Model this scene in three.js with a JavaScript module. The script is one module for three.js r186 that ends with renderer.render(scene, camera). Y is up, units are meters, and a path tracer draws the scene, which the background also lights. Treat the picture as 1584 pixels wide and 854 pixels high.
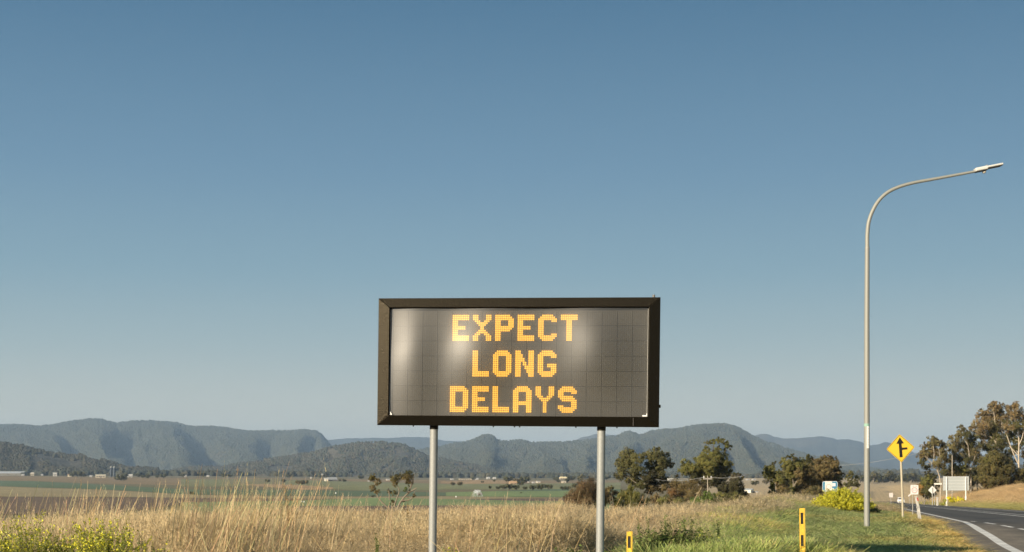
import * as THREE from 'three';
import { RoundedBoxGeometry } from 'three/addons/geometries/RoundedBoxGeometry.js';

// ---------------------------------------------------------------- camera, sky, sun, exposure
const W = 1584, H = 854, FL = 2200, CX = 792, HY = 737, EYE = 1.6;   // the lens: focal length in picture units, level camera, horizon low in the frame
const scene = new THREE.Scene();
const camera = new THREE.PerspectiveCamera(2 * Math.atan(H / 2 / FL) * 180 / Math.PI, W / H, 0.1, 60000);
camera.position.set(0, EYE, 0);
camera.setViewOffset(W, H, 0, -(HY - H / 2), W, H);
camera.focus = 22; camera.userData.fStop = 5.6;

const SUN_AZ = 43 * Math.PI / 180, SUN_EL = 20 * Math.PI / 180;      // behind the camera's left shoulder, low
const sunDir = new THREE.Vector3(-Math.sin(SUN_AZ) * Math.cos(SUN_EL), Math.sin(SUN_EL), Math.cos(SUN_AZ) * Math.cos(SUN_EL));
const sun = new THREE.DirectionalLight(new THREE.Color(1, 0.86, 0.66), 4.9);
sun.position.copy(sunDir).multiplyScalar(120).add(new THREE.Vector3(5, 0, -35));
sun.target.position.set(5, 0, -35);
sun.castShadow = true; sun.shadow.radius = 1;
sun.shadow.mapSize.set(4096, 4096);
Object.assign(sun.shadow.camera, { left: -60, right: 60, top: 60, bottom: -60, near: 1, far: 400 });
scene.add(sun, sun.target);

function skyTexture() {
  const w = 512, h = 256, data = new Float32Array(w * h * 4);
  const stops = [   // elevation in degrees, linear colour of clear evening air
    [0, .425, .425, .378], [2.5, .385, .408, .368], [5, .256, .330, .346], [8, .165, .263, .322], [12, .108, .200, .287], [18.5, .054, .128, .212], [35, .038, .095, .17], [90, .025, .07, .14]];
  for (let r = 0; r < h; r++) {
    const el = ((r + .5) / h - .5) * 180, up = Math.max(0, el);
    let k = 0; while (k < stops.length - 2 && up > stops[k + 1][0]) k++;
    const a = stops[k], b = stops[k + 1], t = Math.min(1, (up - a[0]) / (b[0] - a[0]));
    for (let c = 0; c < w; c++) {
      const az = ((c + .5) / w - .5) * 2 * Math.PI, e = el * Math.PI / 180;
      const x = Math.cos(az) * Math.cos(e), y = Math.sin(e), z = Math.sin(az) * Math.cos(e);
      const cs = Math.max(0, x * sunDir.x + y * sunDir.y + z * sunDir.z);
      const glow = .35 * Math.pow(cs, 10) + .8 * Math.pow(cs, 60);
      const o = (r * w + c) * 4;
      for (let q = 0; q < 3; q++) data[o + q] = a[1 + q] + (b[1 + q] - a[1 + q]) * t + glow * [.5, .45, .36][q];
      data[o + 3] = 1;
    }
  }
  const t = new THREE.DataTexture(data, w, h, THREE.RGBAFormat, THREE.FloatType);
  t.mapping = THREE.EquirectangularReflectionMapping; t.minFilter = t.magFilter = THREE.LinearFilter; t.needsUpdate = true;
  return t;
}
scene.background = skyTexture(); scene.environment = scene.background;
scene.fog = new THREE.FogExp2(new THREE.Color(.53, .74, 1), 6.6e-5);

const renderer = new THREE.WebGLRenderer({ antialias: true });
renderer.setSize(1024, 552);
renderer.toneMapping = THREE.LinearToneMapping;
renderer.toneMappingExposure = 1.5;
renderer.shadowMap.enabled = true; renderer.shadowMap.type = THREE.PCFSoftShadowMap;

// ---------------------------------------------------------------- helpers
let seed = 7;
const rnd = () => { seed = (seed + 0x6D2B79F5) | 0; let t = Math.imul(seed ^ (seed >>> 15), 1 | seed); t = (t + Math.imul(t ^ (t >>> 7), 61 | t)) ^ t; return ((t ^ (t >>> 14)) >>> 0) / 4294967296; };
const rr = (a, b) => a + (b - a) * rnd();
const ss = (a, b, x) => { const t = Math.min(1, Math.max(0, (x - a) / (b - a))); return t * t * (3 - 2 * t); };
const mixn = (a, b, t) => a + (b - a) * t;
const hash = (x, y, s) => { let h = Math.imul(x | 0, 374761393) + Math.imul(y | 0, 668265263) + Math.imul(s | 0, 1274126177); h = Math.imul(h ^ (h >>> 13), 1274126177); return ((h ^ (h >>> 16)) >>> 0) / 4294967296; };
function vn(x, y, s = 0, per = 0) {      // value noise, tileable when per > 0
  const ix = Math.floor(x), iy = Math.floor(y), fx = x - ix, fy = y - iy, m = (a) => per ? ((a % per) + per) % per : a;
  const u = fx * fx * (3 - 2 * fx), v = fy * fy * (3 - 2 * fy);
  return mixn(mixn(hash(m(ix), m(iy), s), hash(m(ix + 1), m(iy), s), u), mixn(hash(m(ix), m(iy + 1), s), hash(m(ix + 1), m(iy + 1), s), u), v);
}
const fbm = (x, y, s = 0, n = 4) => { let a = .5, f = 1, r = 0, w = 0; for (let i = 0; i < n; i++) { r += a * vn(x * f, y * f, s + i); w += a; a *= .5; f *= 2.03; } return r / w; };
const V3 = (x, y, z) => new THREE.Vector3(x, y, z);
const P = (px, py, d) => V3((px - CX) / FL * d, EYE - (py - HY) / FL * d, -d);   // a point of the photograph at depth d, in metres
const used = new Map();
function numbered(name) { const n = used.get(name) ?? 0; used.set(name, n + 1); return n ? name + '_' + String(n).padStart(3, '0') : name; }
function tag(o, label, category, group, kind) {
  o.userData.label = label;
  if (category) o.userData.category = category;
  if (group) o.userData.group = group;
  if (kind) o.userData.kind = kind;
  return o;
}
function thing(name, label, category, pos = [0, 0, 0], group) {
  const o = new THREE.Group(); o.name = numbered(name); o.position.set(...pos); scene.add(o);
  return tag(o, label, category, group);
}
class MB {                                // collects triangles, builds ONE named mesh
  constructor() { this.p = []; this.n = []; this.c = []; this.u = []; }
  vert(p, n, c, u, v) { this.p.push(p.x, p.y, p.z); this.n.push(n.x, n.y, n.z); this.c.push(c[0], c[1], c[2]); this.u.push(u, v); }
  tri(a, b, c, col, n) {
    const g = b.clone().sub(a).cross(c.clone().sub(a)).normalize();
    if (!n) n = g; else if (g.dot(n) < 0) { const s = b; b = c; c = s; }      // the winding follows the given normal
    this.vert(a, n, col, a.x, a.y); this.vert(b, n, col, b.x, b.y); this.vert(c, n, col, c.x, c.y);
  }
  quad(a, b, c, d, col, n) { this.tri(a, b, c, col, n); this.tri(a, c, d, col, n); }
  geo(g, m, col = [1, 1, 1]) {
    const q = g.index ? g.toNonIndexed() : g, a = q.attributes.position, b = q.attributes.normal, nm = new THREE.Matrix3();
    if (m) nm.getNormalMatrix(m);
    const p = V3(), n = V3();
    for (let i = 0; i < a.count; i++) {
      p.fromBufferAttribute(a, i); n.fromBufferAttribute(b, i);
      const ax = Math.abs(n.x), ay = Math.abs(n.y), az = Math.abs(n.z);
      const u = ax > ay && ax > az ? p.z : p.x, v = ay >= ax && ay >= az ? p.z : p.y;
      if (m) { p.applyMatrix4(m); n.applyMatrix3(nm).normalize(); }
      this.vert(p, n, col, u, v);
    }
    return this;
  }
  box(x, y, z, sx, sy, sz, col, r = 0) { return this.geo(r ? new RoundedBoxGeometry(sx, sy, sz, 2, r) : new THREE.BoxGeometry(sx, sy, sz), new THREE.Matrix4().makeTranslation(x, y, z), col); }
  tube(pts, rad, sides, col, cap = true) {
    const n = pts.length, ring = []; let up = V3(0.31, 0.2, 0.93);
    for (let i = 0; i < n; i++) {
      const t = pts[Math.min(n - 1, i + 1)].clone().sub(pts[Math.max(0, i - 1)]).normalize();
      const x = up.clone().sub(t.clone().multiplyScalar(up.dot(t))).normalize(), y = t.clone().cross(x); up = x.clone();
      const r = Array.isArray(rad) ? rad[i] : rad, q = [];
      for (let k = 0; k <= sides; k++) { const a = k / sides * 2 * Math.PI, d = x.clone().multiplyScalar(Math.cos(a)).addScaledVector(y, Math.sin(a)); q.push([pts[i].clone().addScaledVector(d, r), d]); }
      ring.push(q);
    }
    let run = 0;
    for (let i = 0; i + 1 < n; i++) {
      const len = pts[i].distanceTo(pts[i + 1]);
      for (let k = 0; k < sides; k++) {
        const A = ring[i][k], B = ring[i][k + 1], C = ring[i + 1][k + 1], D = ring[i + 1][k], u0 = k / sides, u1 = (k + 1) / sides, v0 = run, v1 = run + len;
        this.vert(...A, col, u0, v0); this.vert(...B, col, u1, v0); this.vert(...C, col, u1, v1);
        this.vert(...A, col, u0, v0); this.vert(...C, col, u1, v1); this.vert(...D, col, u0, v1);
      }
      run += len;
    }
    if (cap) for (const [i, s] of [[0, -1], [n - 1, 1]]) {
      const t = pts[Math.min(n - 1, i + 1)].clone().sub(pts[Math.max(0, i - 1)]).normalize().multiplyScalar(s);
      for (let k = 0; k < sides; k++) { const a = ring[i][k][0], b = ring[i][k + 1][0]; s > 0 ? this.tri(pts[i], a, b, col, t) : this.tri(pts[i], b, a, col, t); }
    }
    return this;
  }
  geometry() {
    const g = new THREE.BufferGeometry();
    g.setAttribute('position', new THREE.Float32BufferAttribute(this.p, 3)); g.setAttribute('normal', new THREE.Float32BufferAttribute(this.n, 3));
    g.setAttribute('color', new THREE.Float32BufferAttribute(this.c, 3)); g.setAttribute('uv', new THREE.Float32BufferAttribute(this.u, 2));
    return g;
  }
  build(name, mat, parent) { return part(name, this.geometry(), mat, parent); }
}
function part(name, g, mat, parent) {
  const m = new THREE.Mesh(g, mat); m.name = parent ? name : numbered(name);
  m.castShadow = m.receiveShadow = true; (parent ?? scene).add(m); return m;
}
// ---- textures
function dataTex(n, fn, srgb = false, rep = 1) {
  const d = new Uint8Array(n * n * 4);
  for (let y = 0; y < n; y++) for (let x = 0; x < n; x++) {
    let v = fn(x / n, y / n); if (typeof v === 'number') v = [v, v, v];
    for (let c = 0; c < 3; c++) d[(y * n + x) * 4 + c] = Math.max(0, Math.min(255, Math.round(v[c] * 255)));
    d[(y * n + x) * 4 + 3] = 255;
  }
  const t = new THREE.DataTexture(d, n, n); t.wrapS = t.wrapT = THREE.RepeatWrapping; t.magFilter = THREE.LinearFilter; t.minFilter = THREE.LinearMipmapLinearFilter; t.generateMipmaps = true;
  if (srgb) t.colorSpace = THREE.SRGBColorSpace; t.repeat.set(rep, rep); t.needsUpdate = true; return t;
}
const again = (t, rx, ry = rx) => { const c = t.clone(); c.repeat.set(rx, ry); c.needsUpdate = true; return c; };
const tileF = (u, v, f, s, n = 4) => { let a = .5, r = 0, w = 0; for (let i = 0; i < n; i++) { r += a * vn(u * f, v * f, s + i, f); w += a; a *= .55; f *= 2; } return r / w; };
const grainTex = dataTex(512, (u, v) => { const a = tileF(u, v, 128, 3, 2), b = tileF(u, v, 4, 9, 4); return .62 + .5 * (a - .5) + .45 * (b - .5); });          // linear multiplier, fine grain over patches
const soilTex = dataTex(1024, (u, v) => .6 + .7 * (tileF(u, v, 8, 21, 6) - .5) + .5 * (vn(u * 256, v * 256, 5, 256) - .5));
const canopyTex = dataTex(1024, (u, v) => {                                  // tree crowns of a closed wood: cells with gaps
  const n = 44, x = u * n, y = v * n; let best = 9;
  for (let j = -1; j <= 1; j++) for (let i = -1; i <= 1; i++) {
    const cx = Math.floor(x) + i, cy = Math.floor(y) + j, wx = ((cx % n) + n) % n, wy = ((cy % n) + n) % n;
    best = Math.min(best, Math.hypot(cx + hash(wx, wy, 1) - x, cy + hash(wx, wy, 2) - y));
  }
  return Math.max(.05, 1 - best * 1.05) * .75 + .25 * vn(u * 128, v * 128, 4, 128);
});
const canopyTone = dataTex(512, (u, v) => .55 + .75 * (tileF(u, v, 16, 31, 5) - .5) + .35 * (vn(u * 128, v * 128, 8, 128) - .5));
const coatTex = dataTex(256, (u, v) => .5 + .5 * (tileF(u, v, 64, 41, 2) - .5));
const zincTex = dataTex(256, (u, v) => .78 + .3 * (tileF(u, v, 24, 51, 3) - .5));
const M = (o) => new THREE.MeshStandardMaterial({ vertexColors: true, ...o });
const MP = (o) => new THREE.MeshPhysicalMaterial({ vertexColors: true, ...o });
const mat = {
  ground: M({ roughness: 1, map: again(soilTex, .11), bumpMap: again(soilTex, .5), bumpScale: .05 }),
  field: M({ roughness: 1, map: again(soilTex, .012, .05) }),
  hill: M({ roughness: 1, map: again(canopyTone, 1 / 900), bumpMap: again(canopyTex, 1 / 420), bumpScale: 5 }),
  asphalt: M({ roughness: .92, map: again(grainTex, .35), bumpMap: again(grainTex, 1.3), bumpScale: .004 }),
  paint: M({ roughness: .8, map: again(grainTex, .8) }),
  zinc: M({ roughness: .62, metalness: .3, map: again(zincTex, 2, 3), bumpMap: again(zincTex, 2, 3), bumpScale: .0006 }),
  plain: M({ roughness: .6 }),
  matte: M({ roughness: .95 }),
  grain: M({ roughness: .8, map: again(grainTex, 2) }),
  leaf: MP({ roughness: 1, specularIntensity: .3, transmission: .42, thickness: 0, side: THREE.DoubleSide }),
  petal: MP({ roughness: 1, specularIntensity: .3, transmission: .2, thickness: 0, side: THREE.DoubleSide }),
  straw: MP({ roughness: 1, specularIntensity: .3, transmission: .42, thickness: 0, side: THREE.DoubleSide }),
  bark: M({ roughness: .95, map: again(grainTex, 1, .5) }),
  coat: new THREE.MeshPhysicalMaterial({ specularIntensity: .42, specularColor: new THREE.Color().setRGB(1, .86, .62), color: new THREE.Color().setRGB(.006, .005, .0035), roughness: .38, bumpMap: again(coatTex, 1.3), bumpScale: .006 }),
};
// ---------------------------------------------------------------- the lie of the land
// the road runs away to the right at 14 degrees and sinks gently; the valley floor lies to the left, a low bank to the right
const hroad = (d) => Math.max(-6.9, .12 * ss(30, 44, d) - .0172 * Math.max(0, d - 46));
const roadV = (x, d) => x - (3.16 + .25 * d);        // metres to the right of the left edge line
const valleyY = (x, d) => -6.9 + mixn(10, 4.6, ss(-900, 100, x)) * ss(1400, 3000, d);
function landY(x, z) {
  const d = -z, v = roadV(x, d), dd = Math.max(0, d);
  let h = hroad(dd);
  if (v > 8) h += (2.8 * ss(8, 22, v) + .02 * Math.min(150, Math.max(0, v - 22))) * ss(70, 180, d);
  h += .45 * Math.exp(-(((v + 6.2) / 2.4) ** 2)) * ss(42, 58, d) * ss(112, 88, d) - 1.3 * ss(2, 9, -7 - v) * ss(36, 58, d) * ss(300, 200, d);
  const t = ss(3, 75, -7 - v) , far = ss(900, 1500, d);
  h = mixn(h, valleyY(x, d), Math.max(t, far));
  return h + .10 * (fbm(x * .35, z * .35, 77, 3) - .5) * (v > -1.2 && v < 8 ? 0 : 1) * ss(220, 120, Math.hypot(x, d));
}
const at = (px, d) => { const x = (px - CX) / FL * d; return V3(x, landY(x, -d), -d); };      // the ground under a picture column at depth d
function hitValley(px, py) {                                          // where a line of sight meets the ground, from 300 m outwards
  for (let d = 300; d < 3400; d *= 1.004) { const x = (px - CX) / FL * d, y = EYE - (py - HY) / FL * d; if (y <= landY(x, -d)) return d; }
  return 3000;
}
{ // ground: one sheet, rings round the camera out to the horizon
  const ang = []; for (let a = -180; a < -26; a += 4) ang.push(a); for (let a = -26; a <= 26; a += .2) ang.push(a); for (let a = 30; a <= 180; a += 4) ang.push(a);
  const rad = [0.6]; while (rad.at(-1) < 17000) rad.push(rad.at(-1) * 1.027 + .02);
  const p = [], c = [], u = [], ix = [];
  for (const r of rad) for (const a of ang) {
    const x = r * Math.sin(a * Math.PI / 180), d = r * Math.cos(a * Math.PI / 180), v = roadV(x, d);
    let y = landY(x, -d); if (v > -.9 && v < 7.8 && d < 480) y -= .07;
    const n1 = fbm(x * .06, d * .06, 5), n2 = fbm(x * .7, d * .7, 15, 2), n3 = fbm(x * .004, d * .002, 25);
    let col;
    const straw = [.42, .31, .16], green = [.30, .33, .10], tan = [.98, .70, .36], olive = [.26, .235, .10], gravel = [.38, .31, .2];
    const mix3 = (A, B, t) => A.map((q, k) => mixn(q, B[k], t));
    if (v < -6.5) col = mix3(straw, [.30, .24, .12], n2);
    else if (v < 8) col = mix3(green, straw, ss(.45, .75, n1 * .6 + n2 * .4));
    else col = mix3(tan, [.62, .55, .22], Math.min(.8, ss(.55, .8, n2) * .5 + .6 * ss(10, 8, v)));
    if (d > 180 && v < -20) col = mix3(col, mix3(olive, [.33, .26, .13], n3), ss(180, 260, d));
    if (d > 230 && v > -.16 * d) col = mix3(col, mix3(tan, [.72, .56, .3], n3), ss(-.16 * d, -.1 * d, v));
    if (v > -1.5 && v < 8.6 && Math.abs(v - 3.4) > 4.1) col = mix3(col, gravel, .6);
    p.push(x, y, -d); c.push(...col); u.push(x, d);
  }
  const n = ang.length;
  for (let i = 0; i + 1 < rad.length; i++) for (let k = 0; k + 1 < n; k++) { const a = i * n + k; ix.push(a, a + 1, a + n, a + 1, a + n + 1, a + n); }
  const g = new THREE.BufferGeometry(); g.setAttribute('position', new THREE.Float32BufferAttribute(p, 3)); g.setAttribute('color', new THREE.Float32BufferAttribute(c, 3)); g.setAttribute('uv', new THREE.Float32BufferAttribute(u, 2)); g.setIndex(ix); g.computeVertexNormals();
  if (g.attributes.normal.getY(2000) < 0) { for (let i = 0; i < ix.length; i += 3) { const t = ix[i + 1]; ix[i + 1] = ix[i + 2]; ix[i + 2] = t; } g.setIndex(ix); g.computeVertexNormals(); }
  tag(part('ground', g, mat.ground), 'wide ground falling from the road verge to the valley floor', 'ground', null, 'structure');
}
// ---- road: asphalt and its markings
function strip(name, label, ds, vOf, lift, m, colOf, category) {   // vOf(d) -> list of offsets across the road
  const p = [], c = [], u = [], ix = []; let n = 0;
  for (const d of ds) { const vs = vOf(d); n = vs.length; for (const v of vs) { const x = 3.16 + .25 * d + v; p.push(x, hroad(Math.max(0, d)) + lift, -d); c.push(...colOf(x, d, v)); u.push(v, d); } }
  for (let i = 0; i + 1 < ds.length; i++) for (let k = 0; k + 1 < n; k++) { const a = i * n + k; ix.push(a, a + 1, a + n, a + 1, a + n + 1, a + n); }
  const g = new THREE.BufferGeometry(); g.setAttribute('position', new THREE.Float32BufferAttribute(p, 3)); g.setAttribute('color', new THREE.Float32BufferAttribute(c, 3)); g.setAttribute('uv', new THREE.Float32BufferAttribute(u, 2)); g.setIndex(ix); g.computeVertexNormals();
  return tag(part(name, g, m), label, category, null, 'structure');
}
const range = (a, b, s) => { const o = []; for (let x = a; x <= b + 1e-6; x += s) o.push(x); return o; };
strip('road', 'dark asphalt road running away past the signs with paler shoulder', [...range(-30, 150, .8), ...range(152, 480, 4)],
  (d) => [-1.0 - .32 * (fbm(d * .5, 3, 90, 3) - .35), -.75, -.25, .1, .6, 1.2, 1.8, 2.4, 3, 3.7, 4.6, 5.5, 6.5, 7.3, 7.7 + .3 * (fbm(d * .5, 7, 92, 3) - .5)], 0, mat.asphalt,
  (x, d, v) => { const sh = v < .3 ? 1 - ss(-.25, .3, v) : 0, near = ss(48, 40, d) * ss(2.2, .2, v), k = Math.max(sh * .8, near * .85), w = .9 + .45 * (fbm(x * .5, d * .08, 95, 3) - .5) + .45 * (fbm(x * 1.7, d * .6, 96, 3) - .5) + .26 * (Math.sin(v * 4.2) * .5); return [mixn(.105, .37, k) * w, mixn(.098, .305, k) * w, mixn(.084, .215, k) * w]; }, 'road');
const white = (x, d, v) => { const k = 1.15 + .4 * (fbm(x * 3, d * 2.2, 99, 3) - .5); return [k, k * .965, k * .87]; };
strip('edge_line', 'white solid edge line curving along the near side of the road', [...range(26, 150, .8), ...range(152, 470, 4)], (d) => { const w = .085 + .035 * ss(48, 40, d), k = .012 * Math.sin(d * .9) * ss(48, 40, d); return [k - w, k + w]; }, .004, mat.paint, white, 'road marking');
strip('centre_line', 'white centre line nearer to the solid edge line', [...range(50, 150, 1), ...range(152, 470, 4)], () => [3.6, 3.74], .004, mat.paint, white, 'road marking');
strip('centre_line', 'white centre line on the far side of the barrier pair', [...range(50, 150, 1), ...range(152, 470, 4)], () => [4.4, 4.52], .004, mat.paint, white, 'road marking');
strip('edge_line', 'thin white edge line along the far side of the road', [...range(60, 150, 1), ...range(152, 470, 4)], () => [6.75, 6.9], .004, mat.paint, white, 'road marking');
for (const [d0, v0, d1, v1, l] of [[45.4, .6, 44, .78, 'farthest short white dash where the lane splits from the edge line'], [42.9, .9, 41.5, 1.08, 'middle short white dash where the lane splits from the edge line'], [40.7, 1.18, 39.3, 1.36, 'nearest short white dash where the lane splits from the edge line'], [48, .32, 47, .42, 'tiny white dash starting the split beside the edge line']])
  strip('lane_dash', l, range(d1, d0, .2), (d) => { const t = (d - d1) / (d0 - d1), c = mixn(v1, v0, t); return [c - .07, c + .07]; }, .004, mat.paint, white, 'road marking');

// ---- fields on the valley floor: each a sheet laid over the ground
function field(label, col, xs, tops, bots, lift, rows = 8) {
  const p = [], c = [], u = [], ix = [], n = (xs.length - 1) * 6 + 1;
  const look = (arr, t) => { const i = Math.min(arr.length - 2, Math.floor(t)), f = t - i; return mixn(arr[i], arr[i + 1], f); };
  for (let j = 0; j <= rows; j++) for (let i = 0; i < n; i++) {
    const t = i / 6, px = look(xs, t), dt = hitValley(px, look(tops, t)), db = hitValley(px, look(bots, t)), d = 1 / mixn(1 / db, 1 / dt, j / rows);
    const x = (px - CX) / FL * d, k = .8 + .4 * fbm(x * .02, d * .006, 60) ;
    p.push(x, landY(x, -d) + lift, -d); c.push(col[0] * k, col[1] * k, col[2] * k); u.push(x, d);
  }
  for (let j = 0; j < rows; j++) for (let i = 0; i + 1 < n; i++) { const a = j * n + i; ix.push(a, a + 1, a + n, a + 1, a + n + 1, a + n); }
  const g = new THREE.BufferGeometry(); g.setAttribute('position', new THREE.Float32BufferAttribute(p, 3)); g.setAttribute('color', new THREE.Float32BufferAttribute(c, 3)); g.setAttribute('uv', new THREE.Float32BufferAttribute(u, 2)); g.setIndex(ix); g.computeVertexNormals();
  return tag(part('field', g, mat.field), label, 'field', null, 'structure');
}
const FX = [-60, 50, 160, 290, 440, 590, 700, 840, 960];
const BROWN = [.42, .29, .13], TEAL = [.17, .25, .11], LEAF = [.34, .45, .15], TANF = [.56, .44, .21], SOIL = [.26, .17, .095], OLIVE = [.34, .34, .13], ORANGE = [.66, .42, .19];
field('brown ploughed strip in front of the farthest farmhouses', BROWN, FX, [736.5, 737, 738.5, 739, 740, 741.5, 743, 743.5, 743], [743.5, 744, 748, 751, 753.5, 750, 750, 749, 747], .03);
field('olive pasture strip under the brown ploughed land', OLIVE, [280, 440, 590, 700, 840, 960], [741, 742, 746, 749, 748, 746.5], [753, 752, 761, 757, 758, 758], .05);
field('narrow dark teal green crop strip slanting across the valley', TEAL, FX, [743, 744.5, 750, 757.5, 758, 760, 762.5, 757, 757], [750, 754, 757, 765, 767, 768, 767, 769.5, 769.5], .07);
field('orange tan bare slope between two olive strips', ORANGE, [378, 420, 470, 515], [749.5, 749, 751, 754], [750, 754, 758, 757], .11, 5);
field('long orange tan bank below the middle farmhouses', ORANGE, [682, 740, 790, 805], [745, 742.5, 742.5, 744], [748, 748.5, 748.5, 747.5], .11, 5);
field('pale straw coloured strip under the teal green crop', TANF, [-60, 60, 160, 300, 440, 590, 700, 840, 960], [750.5, 755, 758, 766, 768, 769, 768, 770, 770.5], [768, 769, 769, 770.5, 771.5, 773, 773, 773, 773], .09);
field('dark brown tilled strip behind the tallest dry grass', SOIL, [-60, 60, 160, 300, 430, 520], [769, 769.5, 770, 770.5, 772, 773.5], [797, 797, 796, 779, 777, 775.5], .13);
field('thin dark brown furrow band crossing the green field', SOIL, [680, 760, 840, 960], [774, 772, 771.5, 772], [775, 775.5, 776, 776], .13);
field('bright green field just beyond the dry grass', LEAF, [280, 440, 590, 700, 840, 960], [778, 775.5, 770.5, 773, 776, 776.5], [797, 796, 796, 796, 796, 796], .15);
field('dark soil strip at the near edge of the bright green field', SOIL, [440, 590, 700, 780], [784, 783.5, 782.5, 784], [798, 798, 797, 793], .17);
field('bright green crop band above the furrow band', LEAF, [690, 760, 840, 920], [762, 760.5, 760, 760], [768, 769, 769.5, 769.5], .17);

// ---- hills: real ridges several kilometres off
function ridge(label, prof, D, d0, opt = {}) {
  const { rough = 3, spur = .22, sf = 1, col = [.085, .096, .07], pw = 1.5, s = 1, rows = 34, step = 4, woods } = opt;
  const xs = []; for (let x = -700; x < -60; x += 20) xs.push(x); for (let x = -60; x <= 1650; x += step) xs.push(x); for (let x = 1670; x < 2300; x += 20) xs.push(x);
  const y0 = prof[0], y1 = prof.at(-1);
  const prY = (px) => {
    if (px <= y0[0]) return y0[1] + (opt.fall ?? .03) * (y0[0] - px); if (px >= y1[0]) return y1[1] + (opt.fall ?? .03) * (px - y1[0]);
    let i = 0; while (px > prof[i + 1][0]) i++; const [a, b] = [prof[i], prof[i + 1]]; const t = (px - a[0]) / (b[0] - a[0]), e = opt.sharp ? t : t * t * (3 - 2 * t) * .5 + t * .5; return mixn(a[1], b[1], e);
  };
  const heightAt = (px, t) => {         // t 0 foot .. 1 crest .. >1 behind
    const jit = rough * (fbm(px * .23, 1, 300 + s, 3) - .5) * 2, crest = EYE - (prY(px) - HY) / FL * D + jit, base = -9;
    if (t > 1) return base + (crest - base) * (1 - .55 * ss(1, 1.5, t));
    const sh = Math.pow(t, pw) * (1 - .04 * (1 - t));
    const w = fbm(px * .006 * sf + 4 * s, t * .9 + s, 310 + s, 2) * 2.5, q = Math.abs(((px * .013 * sf + w + t * .5) % 1 + 1) % 1 - .5) * 2, q2 = fbm(px * .03 * sf, t * 3.5, 320 + s, 4);
    const sp = ((q - .5) * spur + (q2 - .5) * spur * 1.0) * (crest - base) * 4 * t * (1 - t) * .6;
    return Math.min(base + (crest - base) * sh + sp * ss(1, .75, t) * 1.2, base + (crest - base) * (t * .98 + .02));
  };
  const p = [], c = [], u = [], ix = [], n = xs.length, ts = []; for (let j = 0; j <= rows; j++) ts.push(j / rows); ts.push(1.06, 1.18, 1.5);
  for (const t of ts) for (const px of xs) {
    const d = d0 + (D - d0) * t, x = (px - CX) / FL * d, y = heightAt(px, t), k = .45 + 1.1 * fbm(px * .05, t * 7, 330 + s, 5), b = fbm(px * .012, t * 2, 340 + s, 3);
    const warm = ss(.55, .75, b) * (opt.warm ?? .5);
    p.push(x, y, -d); c.push(mixn(col[0], .26, warm) * k, mixn(col[1], .205, warm) * k, mixn(col[2], .11, warm) * k); u.push(x, d + y * 2);
  }
  for (let j = 0; j + 1 < ts.length; j++) for (let i = 0; i + 1 < n; i++) { const a = j * n + i; ix.push(a, a + 1, a + n, a + 1, a + n + 1, a + n); }
  const g = new THREE.BufferGeometry(); g.setAttribute('position', new THREE.Float32BufferAttribute(p, 3)); g.setAttribute('color', new THREE.Float32BufferAttribute(c, 3)); g.setAttribute('uv', new THREE.Float32BufferAttribute(u, 2)); g.setIndex(ix); g.computeVertexNormals();
  tag(part('hill', g, mat.hill), label, 'hill', null, 'structure');
  return { heightAt, D, d0 };
}
const A5 = (ox, oy, k, list) => list.map(([x, y]) => [ox + x / k, oy + y / k]);
ridge('faint blue ridge farthest away behind the middle of the valley', [[300, 690], [500, 681], [540, 678], [600, 677.5], [640, 676], [660, 676.5], [690, 682], [730, 683], [800, 690], [860, 684], [885, 682], [905, 675], [925, 671], [950, 673], [1000, 676], [1060, 690]], 14000, 10500, { s: 1, spur: .12, rough: 4, col: [.085, .096, .07] });
ridge('faint blue ridge behind the street lamp', [[1100, 690], [1160, 676], [1176, 671.5], [1186, 671], [1200, 676], [1215, 678.5], [1232, 678], [1250, 676.5], [1270, 675], [1285, 677], [1297, 680], [1312, 679.5], [1330, 683], [1345, 689], [1358, 688], [1370, 683.5], [1382, 686], [1400, 693], [1420, 704], [1480, 712], [1600, 715]], 13200, 9500, { s: 2, spur: .16, rough: 4, col: [.085, .096, .07] });
const hillA = ridge('long blue grey range with a rounded summit and a blunt cliff end', [[-60, 656], [0, 657.5], [30, 657], [60, 659.5], [90, 655], [120, 650.5], [150, 647.5], [165, 651], [180, 655], [200, 651.5], [225, 650.5], [265, 652.5], [285, 657], [300, 660.5], [320, 659.5], [345, 661.5], [385, 667], [430, 667], [470, 665], [487, 666.5], [497, 672], [504, 680], [512, 690], [540, 702], [600, 716], [700, 735]], 9800, 6200, { s: 3, spur: .5, sf: .8, pw: 1.25, rough: 3, fall: .02, sharp: true });
const hillD = ridge('broad blue hill with a small knob behind the message sign', A5(0, 0, 1, [[560, 716], [620, 704], [660, 694], [678, 691], [705, 686], [722, 683], [733, 680], [745, 674], [755, 672.5], [763, 675], [770, 681], [785, 682.5], [803, 680.5], [830, 685], [850, 684.5], [880, 683], [900, 682], [925, 679], [955, 674.5], [965, 669], [973, 667], [982, 670], [990, 674], [1010, 666.5], [1028, 664.5], [1045, 664], [1062, 660.5], [1080, 658], [1100, 656.5], [1120, 656], [1137, 659.5], [1157, 670], [1177, 680], [1205, 690], [1233, 698], [1260, 706], [1330, 722], [1400, 732]]), 7800, 4300, { s: 4, spur: .3, pw: 1.35, rough: 2.5, sharp: true, col: [.08, .092, .066] });
const hillC = ridge('grey brown wooded hill in front of the blunt cliff end', [[150, 738], [230, 733], [310, 722.5], [350, 719.5], [416, 711], [474, 703], [513, 692.5], [552, 686.5], [590, 684.5], [620, 688], [645, 697], [675, 709], [720, 718], [783, 732], [840, 742]], 5200, 3500, { s: 5, spur: .2, rough: 2, col: [.12, .11, .068], warm: .8, fall: .08, pw: 1.2 });
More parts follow.
